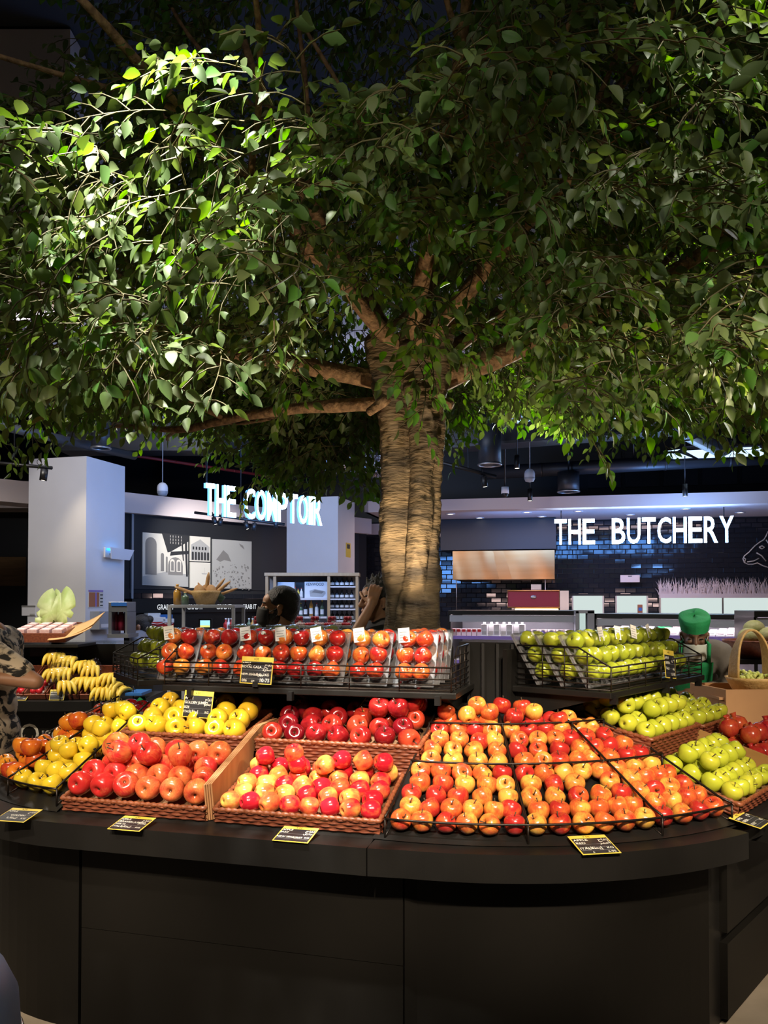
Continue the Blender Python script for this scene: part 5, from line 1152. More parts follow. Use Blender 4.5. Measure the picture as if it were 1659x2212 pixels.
picture(408, 452, 1157, 1161, 1212, 1214, 'small grey photograph of an arcaded house on the slanting wall', [(M_mprint, 'print_house', [[(.05, .35), (.5, .12), (.95, .4), (.95, .95), (.05, .95)]]), (M_kprint, 'print_opening', [arch(.08 + .15 * i, .62, .95, .10) for i in range(6)] + [[(.12 + .15 * i, .42), (.2 + .15 * i, .42), (.2 + .15 * i, .54), (.12 + .15 * i, .54)] for i in range(5)])], M_cream)
picture(408, 452, 1214, 1216, 1270, 1271, 'small pale photograph of a boat at sea on the slanting wall', [(M_mprint, 'print_boat', [[(.55, .42), (.85, .42), (.8, .46), (.6, .46)], [(.70, .2), (.71, .2), (.71, .42), (.70, .42)]])], M_cream)
rp = random.Random(9)
picture(456, 541, 1163, 1170, 1271, 1275, 'large pale photograph of a hill above trees on the slanting wall', [(M_gprint, 'print_hill', [[(.10, .42), (.28, .22), (.40, .30), (.48, .44), (.30, .42), (.2, .46)], [(.68, .06), (.78, .10), (.82, .18), (.72, .12)]]), (M_gprint, 'print_trees', [[(x, y), (x + s, y + .01), (x + s * .9, y + s * .8), (x + .2 * s, y + s)] for x, y, s in [(rp.random() * .93, .45 + .52 * rp.random() ** .6, rp.uniform(.015, .05)) for _ in range(110)]])], M_mprint)
# ---- fixtures on the front column
c1v = Vector((c1.x, c1.y, 0))
def onface(px, py, face):  # face 0: facing the viewer, 1: facing away to the side
    return onplane(px, py, c1v, n if face == 0 else u)
def plate(name, px0, py0, px1, py1, face, th, mat, label, cat, extra=None):
    a = onface(px0, py1, face); b = onface(px1, py0, face); x = u if face == 0 else n; o_ = -n if face == 0 else u
    M = frame(a, x, (0, 0, 1), None) ; L = (b - a).dot(x); h = b.z - a.z
    T = Matrix(((x.x, o_.x, 0, a.x), (x.y, o_.y, 0, a.y), (0, 0, 1, a.z), (0, 0, 0, 1)))
    t = thing(name, label, cat, T)
    part('body', MB().box((0, 0, 0), (L, th, h), bev=.003), mat, t)
    for (nm, x0, z0, x1, z1, mt) in (extra or []): part(nm, MB().box((x0 * L, th, z0 * h), (x1 * L, th + .003, z1 * h)), mt, t)
    return t
plate('notice_plate', 48, 1308, 78, 1330, 0, .01, M_white, 'small notice plate with grey header on the front white column', 'notice', [('header', 0, .85, 1, 1, M_gprint), ('print', .6, .05, .95, .2, M_mprint)])
plate('poster', 190, 1275, 222, 1313, 1, .004, M_cream, 'orange and purple poster on the side of the front white column', 'poster', [('header', 0, .9, 1, 1, M_purple), ('print', .04, .06, .45, .86, M_orangecloth), ('print', .55, .06, .72, .86, M_orangecloth), ('print', .45, .06, .55, .86, M_purple)] + [('line', .8, .1 + .2 * i, .98, .16 + .2 * i, M_kprint) for i in range(4)])
plate('towel_dispenser', 194, 1320, 229, 1360, 1, .12, M_greymetal, 'grey paper towel dispenser on the side of the front white column', 'dispenser', [('window', .1, .1, .9, .3, M_white)])
fk = plate('insect_lamp', 224, 1186, 262, 1204, 1, .02, M_white, 'white wall insect lamp glowing blue on the front white column', 'lamp')
T = fk.matrix_basis; part('shade', MB().add([(-.06, .14, -.02), (.30, .14, -.02), (.36, .16, .10), (-.10, .16, .10), (-.06, .13, -.02), (.30, .13, -.02), (.36, .15, .10), (-.10, .15, .10)], [(0, 1, 2, 3), (7, 6, 5, 4), (3, 2, 6, 7), (0, 4, 5, 1), (1, 5, 6, 2), (0, 3, 7, 4)]), M_white, fk)
part('arm', MB().box((.08, 0, .03), (.10, .14, .05)), M_steel, fk); part('tube', MB().tube([(.0, .05, .09), (.26, .05, .09)], .012, 8), M_uv, fk)
c2v = Vector((c2.x, c2.y, 0)); a = onplane(747, 1203, c2v, u); b = onplane(757, 1174, c2v, u)
T = Matrix(((n.x, u.x, 0, a.x), (n.y, u.y, 0, a.y), (0, 0, 1, a.z), (0, 0, 0, 1))); t = thing('poster', 'small yellow notice on the middle white column', 'notice', T); L = (b - a).dot(n); h = b.z - a.z
part('sheet', MB().box((0, 0, 0), (L, .004, h)), M_gold, t); part('print', MB().box((.2 * L, .004, .6 * h), (.8 * L, .006, .9 * h)), M_kprint, t)
# ---- drinks machine, deli counter
jm = thing('slush_machine', 'steel drinks machine with two dark tanks beside the front white column', 'machine', at(254, 1377, 8.6))
part('housing', pbox(MB(), 234, 1300, 275, 1322, 8.6, .3, .006), M_steel, jm, True); part('post', pbox(MB(), 234, 1322, 241, 1372, 8.6, .3), M_steel, jm, True); part('post', pbox(MB(), 270, 1322, 275, 1372, 8.6, .3), M_steel, jm, True); part('tray', pbox(MB(), 232, 1370, 277, 1378, 8.55, .36), M_steel, jm, True)
part('display', pbox(MB(), 240, 1301, 273, 1309, 8.585, .015), M_blue, jm, True)
for px in (249, 262): p = at(px, 1362, 8.75); part('tank', MB().lathe([(0, 0), (.035, 0), (.035, .15), (.02, .2), (0, .2)], 14, M=Matrix.Translation(p)), M_maroon, jm, True)
dc = thing('deli_counter', 'glass-topped deli counter behind the banana display', 'counter', at(240, 1600, 8.0))
part('base', MB().box((at(120, 1500, 8.0).x, 8.0, 0), (at(318, 1500, 8.0).x, 8.7, .90)), M_darkwall, dc, True); part('worktop', MB().box((at(118, 1500, 8.0).x, 7.96, .90), (at(320, 1500, 8.0).x, 8.75, .94), bev=.004), M_steel, dc, True)
part('glass_front', MB().box((at(120, 1500, 8.0).x, 8.0, .94), (at(318, 1500, 8.0).x, 8.008, 1.20)), M_glass, dc, True); part('glass_top', MB().box((at(120, 1500, 8.0).x, 8.0, 1.20), (at(318, 1500, 8.0).x, 8.45, 1.21)), M_glass, dc, True)
for px in (122, 220, 316): part('glass_post', MB().box((at(px, 1, 8.0).x - .012, 8.0, .94), (at(px, 1, 8.0).x + .012, 8.02, 1.20)), M_steel, dc, True)
simple('card_holder', 223, 1386, 250, 1398, 7.94, .02, M_glass, 'clear acrylic sign holder on the deli counter', 'sign holder'); 
# ---- the banana display
bi = thing('banana_display', 'dark organic fruit display counter with bananas beyond the fruit island', 'display counter', Vector((-3.1, 7.0, 0))); XR = at(306, 1510, 6.8).x
part('lip', MB().box((-5.2, 6.74, .715), (XR, 7.5, .80), bev=.006), M_black, bi, True); part('front_panel', MB().box((-5.2, 6.86, .0), (XR - .03, 6.9, .715)), M_panel, bi, True); part('cabinet', MB().box((-5.2, 6.9, 0), (XR - .04, 7.5, .715)), M_black, bi, True)
tx = MB(); a = at(40, 1606, 6.86); text(tx, 'Organic', .235, frame((a.x, 6.857, a.z), (1, 0, 0), (0, 0, 1)), sx=.92); part('lettering', tx, M_cream, bi, True)
part('upper_shelf', pbox(MB(), -60, 1392, 168, 1399, 7.05, .45, .004), M_black, bi, True); part('back_panel', MB().box((-5.2, 7.5, .0), (XR - .1, 7.53, 1.22)), M_black, bi, True); part('shelf_arm', pbox(MB(), 64, 1399, 100, 1418, 7.2, .2), M_black, bi, True)
def crate(px0, px1, pyf, label, dep=.46):
    a = at(px0, pyf, 6.83); b = at(px1, pyf, 6.83); M = Matrix.Translation((a.x, 6.82, .803)) @ Matrix.Rotation(.42, 4, 'X'); W_ = b.x - a.x
    t = thing('wicker_crate', label, 'basket', M)
    for (nm, lo, hi) in (('front_wall', (0, 0, 0), (W_, .012, .045)), ('back_wall', (0, dep - .012, 0), (W_, dep, .07)), ('side_wall', (0, .012, 0), (.012, dep - .012, .06)), ('side_wall', (W_ - .012, .012, 0), (W_, dep - .012, .06)), ('base', (.012, .012, 0), (W_ - .012, dep - .012, .01))): part(nm, MB().box(lo, hi, bev=.002), M_wicker, t)
    return M, W_
ck = [crate(-40, 52, 1505, 'reddish wicker crate of wrapped red fruit nearest the tie-dye customer'), crate(54, 100, 1503, 'narrow wicker crate of red fruit beside the bagged bananas'), crate(102, 172, 1501, 'reddish wicker crate of bagged bananas'), crate(174, 226, 1499, 'reddish wicker crate of loose bananas')]
def banana_mesh(k, L=.17):
    mb = MB()
    for i in range(k):
        f = (i - (k - 1) / 2); pts = []; rs = []
        for q in range(9):
            s_ = q / 8; x = f * (.010 + .030 * s_ ** .7); y = -L * s_; z = .055 * math.sin(PI * s_ * .9) + .012 - abs(f) * .003; pts.append((x, y, z)); rs.append((.007, .013, .0165, .0175, .0178, .0172, .0155, .011, .005)[q])
        mb.tube(pts, rs, 7)
    mb.ball((0, -.006, .003), (.02 + .002 * k, .016, .012), 8, 6); return mb.mesh('banana_bunch', M_banana)
BN = [banana_mesh(5), banana_mesh(6), banana_mesh(4)]
def bunch(px, py, Y, ang, label, k=0, bag=False, sc=1.0):
    M = Matrix.Translation(at(px, py, Y)) @ Euler((.50, 0, ang)).to_matrix().to_4x4() @ Matrix.Scale(sc * 1.15, 4); o = tag(obj('banana_bunch', BN[k % 3], None, M), label, 'bananas', 'banana bunches')
    if bag:
        mb = MB(); rr = random.Random(k); mb.lathe([(0, -.10), (.06, -.095), (.085, -.03), (.08, .04), (.05, .09), (.012, .115), (.02, .15), (0, .15)], 16, fn=lambda a, z: 1 + .1 * math.sin(5 * a + 30 * z)); b_ = obj('bag', mb.mesh('bag', M_film), o, Matrix.Translation((0, -.085, .035)) @ Matrix.Rotation(-1.57, 4, 'X'))
bl = [(128, 1452, 7.02, .1, 1), (148, 1450, 7.03, -.2, 1), (138, 1478, 6.92, .5, 1), (125, 1418, 7.2, .2, 1), (160, 1425, 7.18, -.3, 1), (205, 1445, 7.10, .1, 1), (185, 1435, 7.15, .3, 0), (218, 1470, 6.95, .3, 0), (248, 1462, 6.95, -.1, 0), (262, 1480, 6.93, -.5, 0), (232, 1490, 6.90, .2, 0), (250, 1490, 6.92, -.3, 0), (282, 1490, 6.93, -.7, 0), (190, 1470, 7.0, .1, 0)]
for i, (px, py, Y, an, bg_) in enumerate(bl): bunch(px, py, Y, an, '%s banana bunch %s on the banana display, counted from the tie-dye customer' % (ORD[i], 'in a clear bag' if bg_ else 'lying loose'), i, bool(bg_))
bw = thing('banana_rail', 'black wire rail round the loose bananas', 'wire rack', at(225, 1500, 6.85)); M_ = [at(226, 1484, 6.84), at(288, 1482, 6.84), at(292, 1490, 6.95)]
part('rail', MB().tube(M_, .004, 5), M_wire, bw, True); 
for q in M_[:2]: part('upright', MB().tube([q, (q.x, q.y, .80)], .004, 5), M_wire, bw, True)
part('slanting_rail', MB().tube([at(226, 1484, 6.84), at(180, 1430, 7.2)], .004, 5), M_wire, bw, True)
for i, (M, W_, k) in enumerate(((ck[0][0], ck[0][1], 6), (ck[1][0], ck[1][1], 3))):
    for j in range(k):
        x = W_ * (.15 + .7 * (j % 3) / 2) if i == 0 else W_ * .5; y = .07 + .13 * (j // 3 if i == 0 else j)
        t = thing('fruit_pack', ORD[j] + ' film-wrapped pack of red fruit in the %s crate' % ('first', 'narrow')[i], 'fruit pack', M @ Matrix.Translation((x, y, .012)), 'wrapped packs of red fruit')
        part('punnet', MB().box((-.05, -.05, 0), (.05, .05, .02), bev=.004), M_whiteg, t); mb = MB()
        for q in ((-.025, -.025), (.025, -.025), (-.025, .025), (.025, .025)): mb.ball((q[0], q[1], .04), .026, 10, 7)
        part('fruit', mb, M_berry, t, kind='stuff')
for i, (px, py) in enumerate(((40, 1514), (122, 1512), (212, 1508))): lp = at(px, py, 6.77); card(Matrix.Translation((lp.x, 6.765, .803)) @ Matrix.Rotation(.5 if i != 1 else 1.2, 4, 'X'), ORD[i] + ' small price card on the banana display lip, counted from the tie-dye customer', .12, .09, [(.05, .66, .14, 'BANANA' if i else 'APPLE', 0), (.05, .46, .13, 'ORGANIC', 0), (.9, .2, .15, 'KG', 1)])
simple('blue_mat', 270, 1497, 306, 1503, 6.80, .3, M_blue, 'blue plastic sheet at the corner of the banana display', 'mat', .001)
# top tray with pink packs, a sheaf of brown paper, a potted monstera
ta = at(26, 1385, 7.1); tb = at(146, 1385, 7.1); TM = Matrix.Translation((ta.x, 7.06, 1.255)) @ Matrix.Rotation(.16, 4, 'X'); tw_ = tb.x - ta.x
t = thing('wicker_tray', 'dark wicker tray of small pink packs on the banana display shelf', 'tray', TM)
for (lo, hi) in (((0, 0, 0), (tw_, .014, .08)), ((0, .40, 0), (tw_, .414, .10)), ((0, .014, 0), (.014, .40, .09)), ((tw_ - .014, .014, 0), (tw_, .40, .09))): part('side_wall', MB().box(lo, hi, bev=.003), M_wicker, t)
part('base', MB().box((.014, .014, .0), (tw_ - .014, .40, .06)), M_wicker, t)
for j in range(3):
    for i in range(4):
        q = thing('pink_pack', '%s small pink pack in row %s of the dark wicker tray' % (ORD[i], ORD[j]), 'pack', TM @ Matrix.Translation((tw_ * (.16 + .225 * i), .07 + .125 * j, .062)), 'small pink packs')
        part('box', MB().box((-.042, -.052, 0), (.042, .052, .045), bev=.004), M_pink, q); part('label_strip', MB().box((-.03, -.03, .045), (.03, .03, .0465)), M_paper, q)
for i in range(2):
    mb = MB(); a = at(100 + 6 * i, 1385, 7.0 + .03 * i)
    mb.grid(lambda U, V: (a.x + .36 * U, 7.02 + .03 * i + .30 * V, a.z + .01 + .10 * U * U + .10 * V + .035 * i * U), 8, 5); o = solo('paper_sheet', mb, pm('kraft_paper_%d' % i, (.62, .36, .15), rough=.7), ('front', 'rear')[i] + ' curling brown paper sheet beside the pink packs', 'paper', 'paper sheets'); m_ = o.modifiers.new('s', 'SOLIDIFY'); m_.thickness = .006
pl = thing('monstera_plant', 'pale green monstera plant on the banana display shelf', 'plant', at(125, 1388, 7.45)); pz = at(125, 1388, 7.45)
part('pot', MB().lathe([(0, 0), (.05, 0), (.065, .09), (.06, .09), (0, .08)], 18), M_whiteg, pl)
for (px, py, s, yw, rl) in ((110, 1318, .155, .2, .3), (133, 1316, .165, -.3, -.2), (100, 1340, .12, .6, .7)):
    c = at(px, py, 7.42) - pz; mb = MB(); 
    out = []
    for i in range(37):
        a = -PI + 2 * PI * i / 36; r = .5 * (1 - .22 * math.cos(a)) * (1 - (.30 if i % 4 == 2 and 7 < i < 30 and not 16 < i < 20 else 0)) * (1 - .35 * max(0, 1 - abs(abs(a) - PI) / .35)) * (1 + .15 * max(0, 1 - abs(a) / .3)); out.append((r * math.sin(a) * .82, .0, r * math.cos(a) * 1.1))
    vs = [(0, 0, .06)] + [(x, .12 * abs(x), z) for x, _, z in out]; mb.add([(x * s * 2, y * s * 2, z * s * 2) for x, y, z in vs], [(0, i, i + 1) for i in range(1, 37)], 0, True, Matrix.Translation(c) @ Euler((.2, rl + PI, yw)).to_matrix().to_4x4())
    lf = part('leaf', mb, M_paleleaf, pl); m_ = lf.modifiers.new('s', 'SOLIDIFY'); m_.thickness = .002
    part('stem', MB().tube([(0, 0, .08), (c.x * .5, c.y * .5, c.z * .5), tuple(c)], .005, 6), M_paleleaf, pl)
# ---- grey stand with bread, bottles
Yt = 7.3; st = thing('display_stand', 'grey metal frame stand carrying a bread basket', 'stand', at(434, 1600, Yt)); a = at(362, 1312, Yt); b = at(507, 1308, Yt)
part('top', MB().box((a.x, Yt, a.z - .005), (b.x, Yt + .55, a.z + .022), bev=.003), M_greymetal, st, True)
for x in (a.x + .014, b.x - .014):
    for y in (Yt + .014, Yt + .53): part('leg', MB().box((x - .014, y - .014, 0), (x + .014, y + .014, a.z - .005)), M_greymetal, st, True)
part('lower_shelf', MB().box((a.x, Yt, .9), (b.x, Yt + .55, .93)), M_greymetal, st, True); zt = a.z + .024
bb = at(443, 1304, 7.5); bk_ = thing('bread_basket', 'pale woven bread basket on the grey stand', 'basket', Vector((bb.x, 7.52, zt)))
part('woven_bowl', MB().lathe([(0, 0), (.08, 0), (.125, .10), (.132, .125), (.118, .12), (.075, .012), (0, .012)], 26, fn=lambda a, z: 1 + .02 * math.cos(22 * a)), M_rattan, bk_)
for i, (dx, lx, lz, r) in enumerate(((-.03, -.27, .16, .017), (.0, .03, .29, .019), (.04, .22, .21, .016), (-.02, -.20, .12, .015), (.03, .16, .24, .014), (.06, .27, .15, .013), (-.02, -.10, .20, .015))):
    mb = MB(); p0 = Vector((dx, -.02 + .02 * i, .07)); p1 = Vector((lx, -.04 + .03 * i, lz)); mb.tube([p0.lerp(p1, q / 8) for q in range(9)], [r * v for v in (.5, .85, 1, 1.04, 1, 1, .95, .75, .3)], 9)
    solo('baguette', mb, M_bread, ORD[i] + ' baguette standing in the woven bread basket, counted along its rim', 'bread', 'baguettes', Matrix.Translation((bb.x, 7.52, zt)))
for i, (dx, r) in enumerate(((-.05, .05), (.05, .05), (0, .052))): solo('bread_roll', MB().ball((0, 0, 0), (r, r * .8, r * 1.2), 14, 9), M_bread, ORD[i] + ' bread loaf in the woven basket among baguettes', 'bread', 'bread loaves', Matrix.Translation((bb.x + dx, 7.48 + .03 * i, zt + .12)))
def bottle(name, px, Y, zb, h, r, mat, capm, label, group=None, lab=False):
    x = at(px, 1300, Y).x; t = thing(name, label, 'bottle', Vector((x, Y, zb)), group)
    part('glass', MB().lathe([(0, 0), (r, 0), (r, h * .58), (r * .85, h * .66), (r * .36, h * .76), (r * .32, h * .92), (0, h * .92)], 14), mat, t); part('cap', MB().lathe([(r * .40, h * .91), (r * .40, h), (0, h)], 12), capm, t)
    if lab: part('label', MB().lathe([(r * 1.02, h * .14), (r * 1.02, h * .44)], 14), M_paper, t)
    return t
bottle('decanter', 383, 7.5, zt, .185, .036, M_goldg, M_goldg, 'amber cut-glass decanter on the grey stand'); bottle('glass_bottle', 400, 7.45, zt, .115, .033, M_greeng, M_rattan, 'short green glass bottle on the grey stand')
lf = MB(); q = at(476, 1292, 7.55); lf.grid(lambda U, V: (q.x + (.5 - abs(V - .5)) * (U - .5) * .18 * 1.0, 7.55 + .02 * math.sin(6 * V), q.z - .045 + .10 * V), 6, 8); o = solo('broad_leaf', lf, M_greeng, 'broad green leaf tucked behind the bread basket', 'leaf'); m_ = o.modifiers.new('s', 'SOLIDIFY'); m_.thickness = .003
# ---- drinks wall below the pictures: dark cabinet with lettering, cool boxes and goods
gw = thing('drinks_cabinet', 'long black drinks cabinet with white lettering below the pictures', 'cabinet', KM @ Matrix.Translation((1.2, -.5, 0)))
k0 = Kp(285, 1330, -.55); k1 = Kp(575, 1330, -.55); zt2 = 1.55
part('header', MB().box((k0.x, -.55, 1.46), (k1.x, -.5, 1.64), M=KM), M_black, gw, True); part('carcass', MB().box((k0.x, -.5, 0), (k1.x, -.05, 1.64), M=KM), M_black, gw, True); part('counter_board', MB().box((k0.x, -.9, 1.20), (k1.x, -.5, 1.235), M=KM), M_black, gw, True); part('counter_front', MB().box((k0.x, -.9, 0), (k1.x, -.86, 1.20), M=KM), M_black, gw, True)
M_letter = emat('white_lettering', (.9, .95, 1), .9)
for px in (340, 405, 468, 524):
    a = Kp(px, 1319, -.56); mb = MB(); text(mb, 'GRAB IT', .095, KM @ frame((a.x, -.553, 1.50), (1, 0, 0), (0, 0, 1)), offset=.01, sx=.72); part('lettering', mb, M_letter, gw, True)
def cool(px, wd, h, colA, colB, label):
    a = Kp(px, 1345, -.75); t = thing('cool_box', label, 'cool box', KM @ Matrix.Translation((a.x, -.75, 1.237))); part('tub', MB().box((0, 0, 0), (wd, .2, h * .65), bev=.008), colA, t); part('lid', MB().box((-.004, -.004, h * .65), (wd + .004, .204, h), bev=.008), colB, t); part('handle', MB().tube([(.02, -.008, h * .6), (wd / 2, -.02, h * .5), (wd - .02, -.008, h * .6)], .005, 6), colB, t)
cool(318, .26, .17, M_red, M_whiteg, 'red cool box with white lid below the pictures'); cool(352, .16, .15, M_red, M_whiteg, 'small red cool box with white lid beside the grey stand')
for i, (px, wd, h, mt) in enumerate(((320, .10, .10, M_whiteg), (332, .10, .10, M_whiteg), (344, .2, .08, M_blue))): a = Kp(px, 1330, -.62); solo('carton', MB().box((0, 0, 0), (wd, .1, h), bev=.004), mt, ('white carton stacked behind the red cool box', 'second white carton behind the cool boxes', 'blue carton stacked behind the small red cool box')[i], 'carton', None, KM @ Matrix.Translation((a.x, -.62, 1.237 + .12)))
for i, px in enumerate((488, 494, 500, 538, 546, 552, 560)): bottle('drink_bottle', px, 9.7, 1.24, .17, .028, (M_red, M_whiteg, M_red, M_greeng, M_goldg, M_whiteg, M_red)[i], M_whiteg, ORD[i] + ' small drink bottle on the black cabinet, counted from the screen', 'small drink bottles')
a = at(443, 1360, 7.7); t = thing('till_screen', 'small lit till screen below the grey stand', 'screen', Vector((a.x, 7.7, a.z))); part('bezel', MB().box((-.06, 0, 0), (.06, .03, .10), bev=.004), M_blackmetal, t); part('display', MB().box((-.045, -.004, .022), (.045, 0, .085)), M_screen, t); part('display_band', MB().box((-.045, -.006, .022), (.045, -.004, .04)), M_screeny, t); part('foot', MB().box((-.02, .005, -.35), (.02, .025, 0)), M_blackmetal, t)
# ---- oak shelving with bottles and boxed appliance in front of the middle column
Ys = 9.6; sv = thing('oak_shelving', 'oak framed shelving unit in front of the middle white column', 'shelving', at(680, 1900, Ys)); X = lambda px: at(px, 1300, Ys).x; Z = lambda py: at(700, py, Ys).z
for px in (573, 590, 707, 768): part('upright', MB().box((X(px), Ys, 0), (X(px + 6), Ys + .05, Z(1238))), M_oak, sv, True)
part('top_rail', MB().box((X(571), Ys - .01, Z(1244)), (X(776), Ys + .42, Z(1237))), M_oak, sv, True); part('back_board', MB().box((X(573), Ys + .38, 0), (X(774), Ys + .40, Z(1240))), M_greymetal, sv, True)
for py in (1292, 1332, 1372): part('shelf', MB().box((X(579), Ys + .01, Z(py + 4)), (X(707), Ys + .38, Z(py))), M_white, sv, True)
for py in (1266, 1293, 1315, 1340): part('shelf', MB().box((X(713), Ys + .01, Z(py + 3)), (X(768), Ys + .38, Z(py))), M_white, sv, True)
def abox(px0, py0, px1, py1, label, word_, dark):
    t = thing('appliance_box', label, 'box', Vector((X(px0), Ys + .1, Z(py1)))); W_ = X(px1) - X(px0); h = Z(py0) - Z(py1); part('carton', MB().box((0, 0, 0), (W_, .2, h), bev=.004), M_whiteg, t)
    if word_: mb = MB(); text(mb, word_, h * .24, frame((W_ * .06, -.002, h * .76), (1, 0, 0), (0, 0, 1)), sx=.85); part('lettering', mb, M_kprint, t)
    part('print', MB().prism([(W_ * .25, h * .1), (W_ * .8, h * .08), (W_ * .92, h * .3), (W_ * .9, h * .42), (W_ * .45, h * .55), (W_ * .22, h * .45)], 0, .002, M=frame((0, -.002, 0), (1, 0, 0), (0, 0, 1))), M_mprint, t); part('print_dark', MB().prism([(W_ * .30, h * .35), (W_ * .75, h * .28), (W_ * .86, h * .40), (W_ * .45, h * .5)], 0, .002, M=frame((0, -.0035, 0), (1, 0, 0), (0, 0, 1))), M_gprint, t)
abox(656, 1256, 706, 1292, 'white appliance box with a grill picture on the oak shelving', 'KENWOOD', 0); abox(597, 1257, 634, 1292, 'plain white appliance box on the oak shelving', '', 1)
r9 = random.Random(2)
for j, (py, pyt) in enumerate(((1266, 1247), (1293, 1274), (1315, 1296), (1340, 1320))):
    for i in range(5): bottle('dark_bottle', 718 + 10.5 * i, Ys + .12, Z(py), Z(pyt) - Z(py), .024, M_blackmetal, M_blackmetal, '%s dark bottle on the %s narrow oak shelf from the top' % (ORD[i], ORD[j]), 'dark bottles on the oak shelving', True)
for i, (px, h, mt) in enumerate(((638, .13, M_greeng), (644, .11, M_gold), (651, .12, M_whiteg))): bottle('sauce_bottle', px, Ys + .12, Z(1292), h, .018, mt, M_red, ('green', 'yellow', 'white')[i] + ' sauce bottle beside the boxed appliance', 'sauce bottles', True)
for i, px in enumerate((600, 612, 640, 650, 660, 672, 684, 696)): bottle('pantry_bottle', px, Ys + .14, Z(1332), .16 + .03 * (i % 3), .022, (M_blackmetal, M_goldg, M_whiteg, M_greeng)[i % 4], (M_red, M_gold)[i % 2], ORD[i] + ' bottle on the middle oak shelf, counted from the masked customer', 'bottles on the middle oak shelf', True)
# ---- berry stand behind the trays: cups and flat packs
Yb = 6.5; bs = thing('berry_stand', 'dark stand carrying strawberry cups behind the red apple trays', 'stand', at(690, 1900, Yb)); zb = at(690, 1356, Yb).z
part('top', MB().box((at(535, 1, Yb).x, Yb - .1, zb - .03), (at(775, 1, Yb).x, Yb + .45, zb), bev=.004), M_black, bs, True); part('body', MB().box((at(540, 1, Yb).x, Yb - .05, 0), (at(770, 1, Yb).x, Yb + .4, zb - .03)), M_panel, bs, True)
for i, px in enumerate((553, 597, 643, 678, 715, 750)):
    t = thing('berry_cup', ORD[i] + ' clear cup of strawberries on the dark stand, counted from the masked customer', 'cup', Vector((at(px, 1, Yb).x, Yb + .2, zb)), 'strawberry cups'); part('cup_wall', MB().lathe([(0, 0), (.036, 0), (.046, .085), (.05, .088), (.044, .086), (.034, .004), (0, .004)], 18), M_glass, t)
    mb = MB(); rr = random.Random(i)
    for z in (.02, .045, .07):
        for q in range(5): an = q * 1.256 + z * 40; mb.ball((.022 * math.cos(an), .022 * math.sin(an), z), (.014, .014, .017), 8, 6)
    part('berries', mb, M_berry, t, kind='stuff'); part('label', MB().box((.0, -.046, .02), (.024, -.0435, .05)), M_paper, t)
for i, px in enumerate((652, 672, 692, 712, 732, 748)):
    t = thing('berry_pack', ORD[i] + ' flat film-wrapped pack of red berries on the dark stand edge', 'berry pack', Vector((at(px, 1, Yb - .05).x, Yb - .03, zb)), 'flat berry packs'); part('punnet', MB().box((-.036, -.05, 0), (.036, .05, .02), bev=.003), M_whiteg, t); mb = MB()
    for q in range(12): mb.ball((-.024 + .016 * (q % 4), -.032 + .03 * (q // 4), .028), .013, 8, 6)
    part('berries', mb, M_berry if i % 2 else M_pink, t, kind='stuff')
# ---- butchery: cases, hood, ovens, windows, reeds, cow line drawing
def case(p0, p1, dep, zt, label, shelves):
    p0 = Vector(p0); p1 = Vector(p1); x = (p1 - p0).normalized(); y = Vector((-x.y, x.x, 0)); M = frame((p0.x, p0.y, 0), x, y, (0, 0, 1)); W_ = (p1 - p0).length
    t = thing('chiller_case', label, 'chiller', M)
    part('canopy', MB().box((0, -.02, zt - .05), (W_, dep, zt), bev=.004), M_black, t); part('light_valance', MB().box((.02, -.01, zt - .13), (W_ - .02, .02, zt - .055)), M_greymetal, t)
    part('back_panel', MB().box((.03, dep - .06, .5), (W_ - .03, dep - .03, zt - .05)), M_greymetal, t); part('base', MB().box((0, 0, 0), (W_, dep, .55), bev=.01), M_black, t)
    for s in (0, W_ - .03): part('end_panel', MB().box((s, 0, .5), (s + .03, dep, zt - .05)), M_black, t)
    part('light_tube', MB().box((.05, .10, zt - .09), (W_ - .05, .16, zt - .06)), M_case, t)
    for z in shelves: part('shelf', MB().box((.03, .06, z - .02), (W_ - .03, dep - .06, z)), M_whiteg, t); part('price_rail', MB().box((.03, .045, z - .035), (W_ - .03, .06, z + .005)), M_purple, t); part('shelf_light', MB().box((.05, .08, z - .03), (W_ - .05, .11, z - .022)), M_case, t)
    return M, W_
a0 = at(968, 1320, 9.7); a1 = at(1244, 1320, 9.3); CM1, CW1 = case((a0.x, a0.y, 0), (a1.x, a1.y, 0), .8, 1.50, 'dark chiller case of white cartons beside the trunk', (1.20, .92))
a2 = at(1284, 1328, 9.25); a3 = at(1606, 1328, 8.3); CM2, CW2 = case((a2.x, a2.y, 0), (a3.x, a3.y, 0), .8, 1.47, 'long dark chiller case of meat packs behind the green trays', (1.24, 1.02, .80))
a4 = at(1628, 1322, 7.1); CM3, CW3 = case((a4.x, a4.y, 0), (a4.x + 1.2, a4.y - .25, 0), .8, 1.52, 'dark chiller case behind the melon basket', (1.2, .9))
ge = thing('glass_end_panel', 'grey framed glass end panel between the two chiller cases', 'panel', at(1262, 1600, 9.22)); part('frame_post', pbox(MB(), 1270, 1320, 1284, 1420, 9.2, .1), M_greymetal, ge, True); part('frame_post', pbox(MB(), 1244, 1320, 1250, 1420, 9.2, .1), M_greymetal, ge, True); part('frame_top', pbox(MB(), 1244, 1318, 1284, 1325, 9.2, .1), M_greymetal, ge, True); part('pane', pbox(MB(), 1250, 1325, 1270, 1420, 9.24, .01), M_glass, ge, True); part('foot', MB().box((at(1244, 1, 9.2).x, 9.2, 0), (at(1284, 1, 9.2).x, 9.3, at(1262, 1420, 9.2).z)), M_black, ge, True)
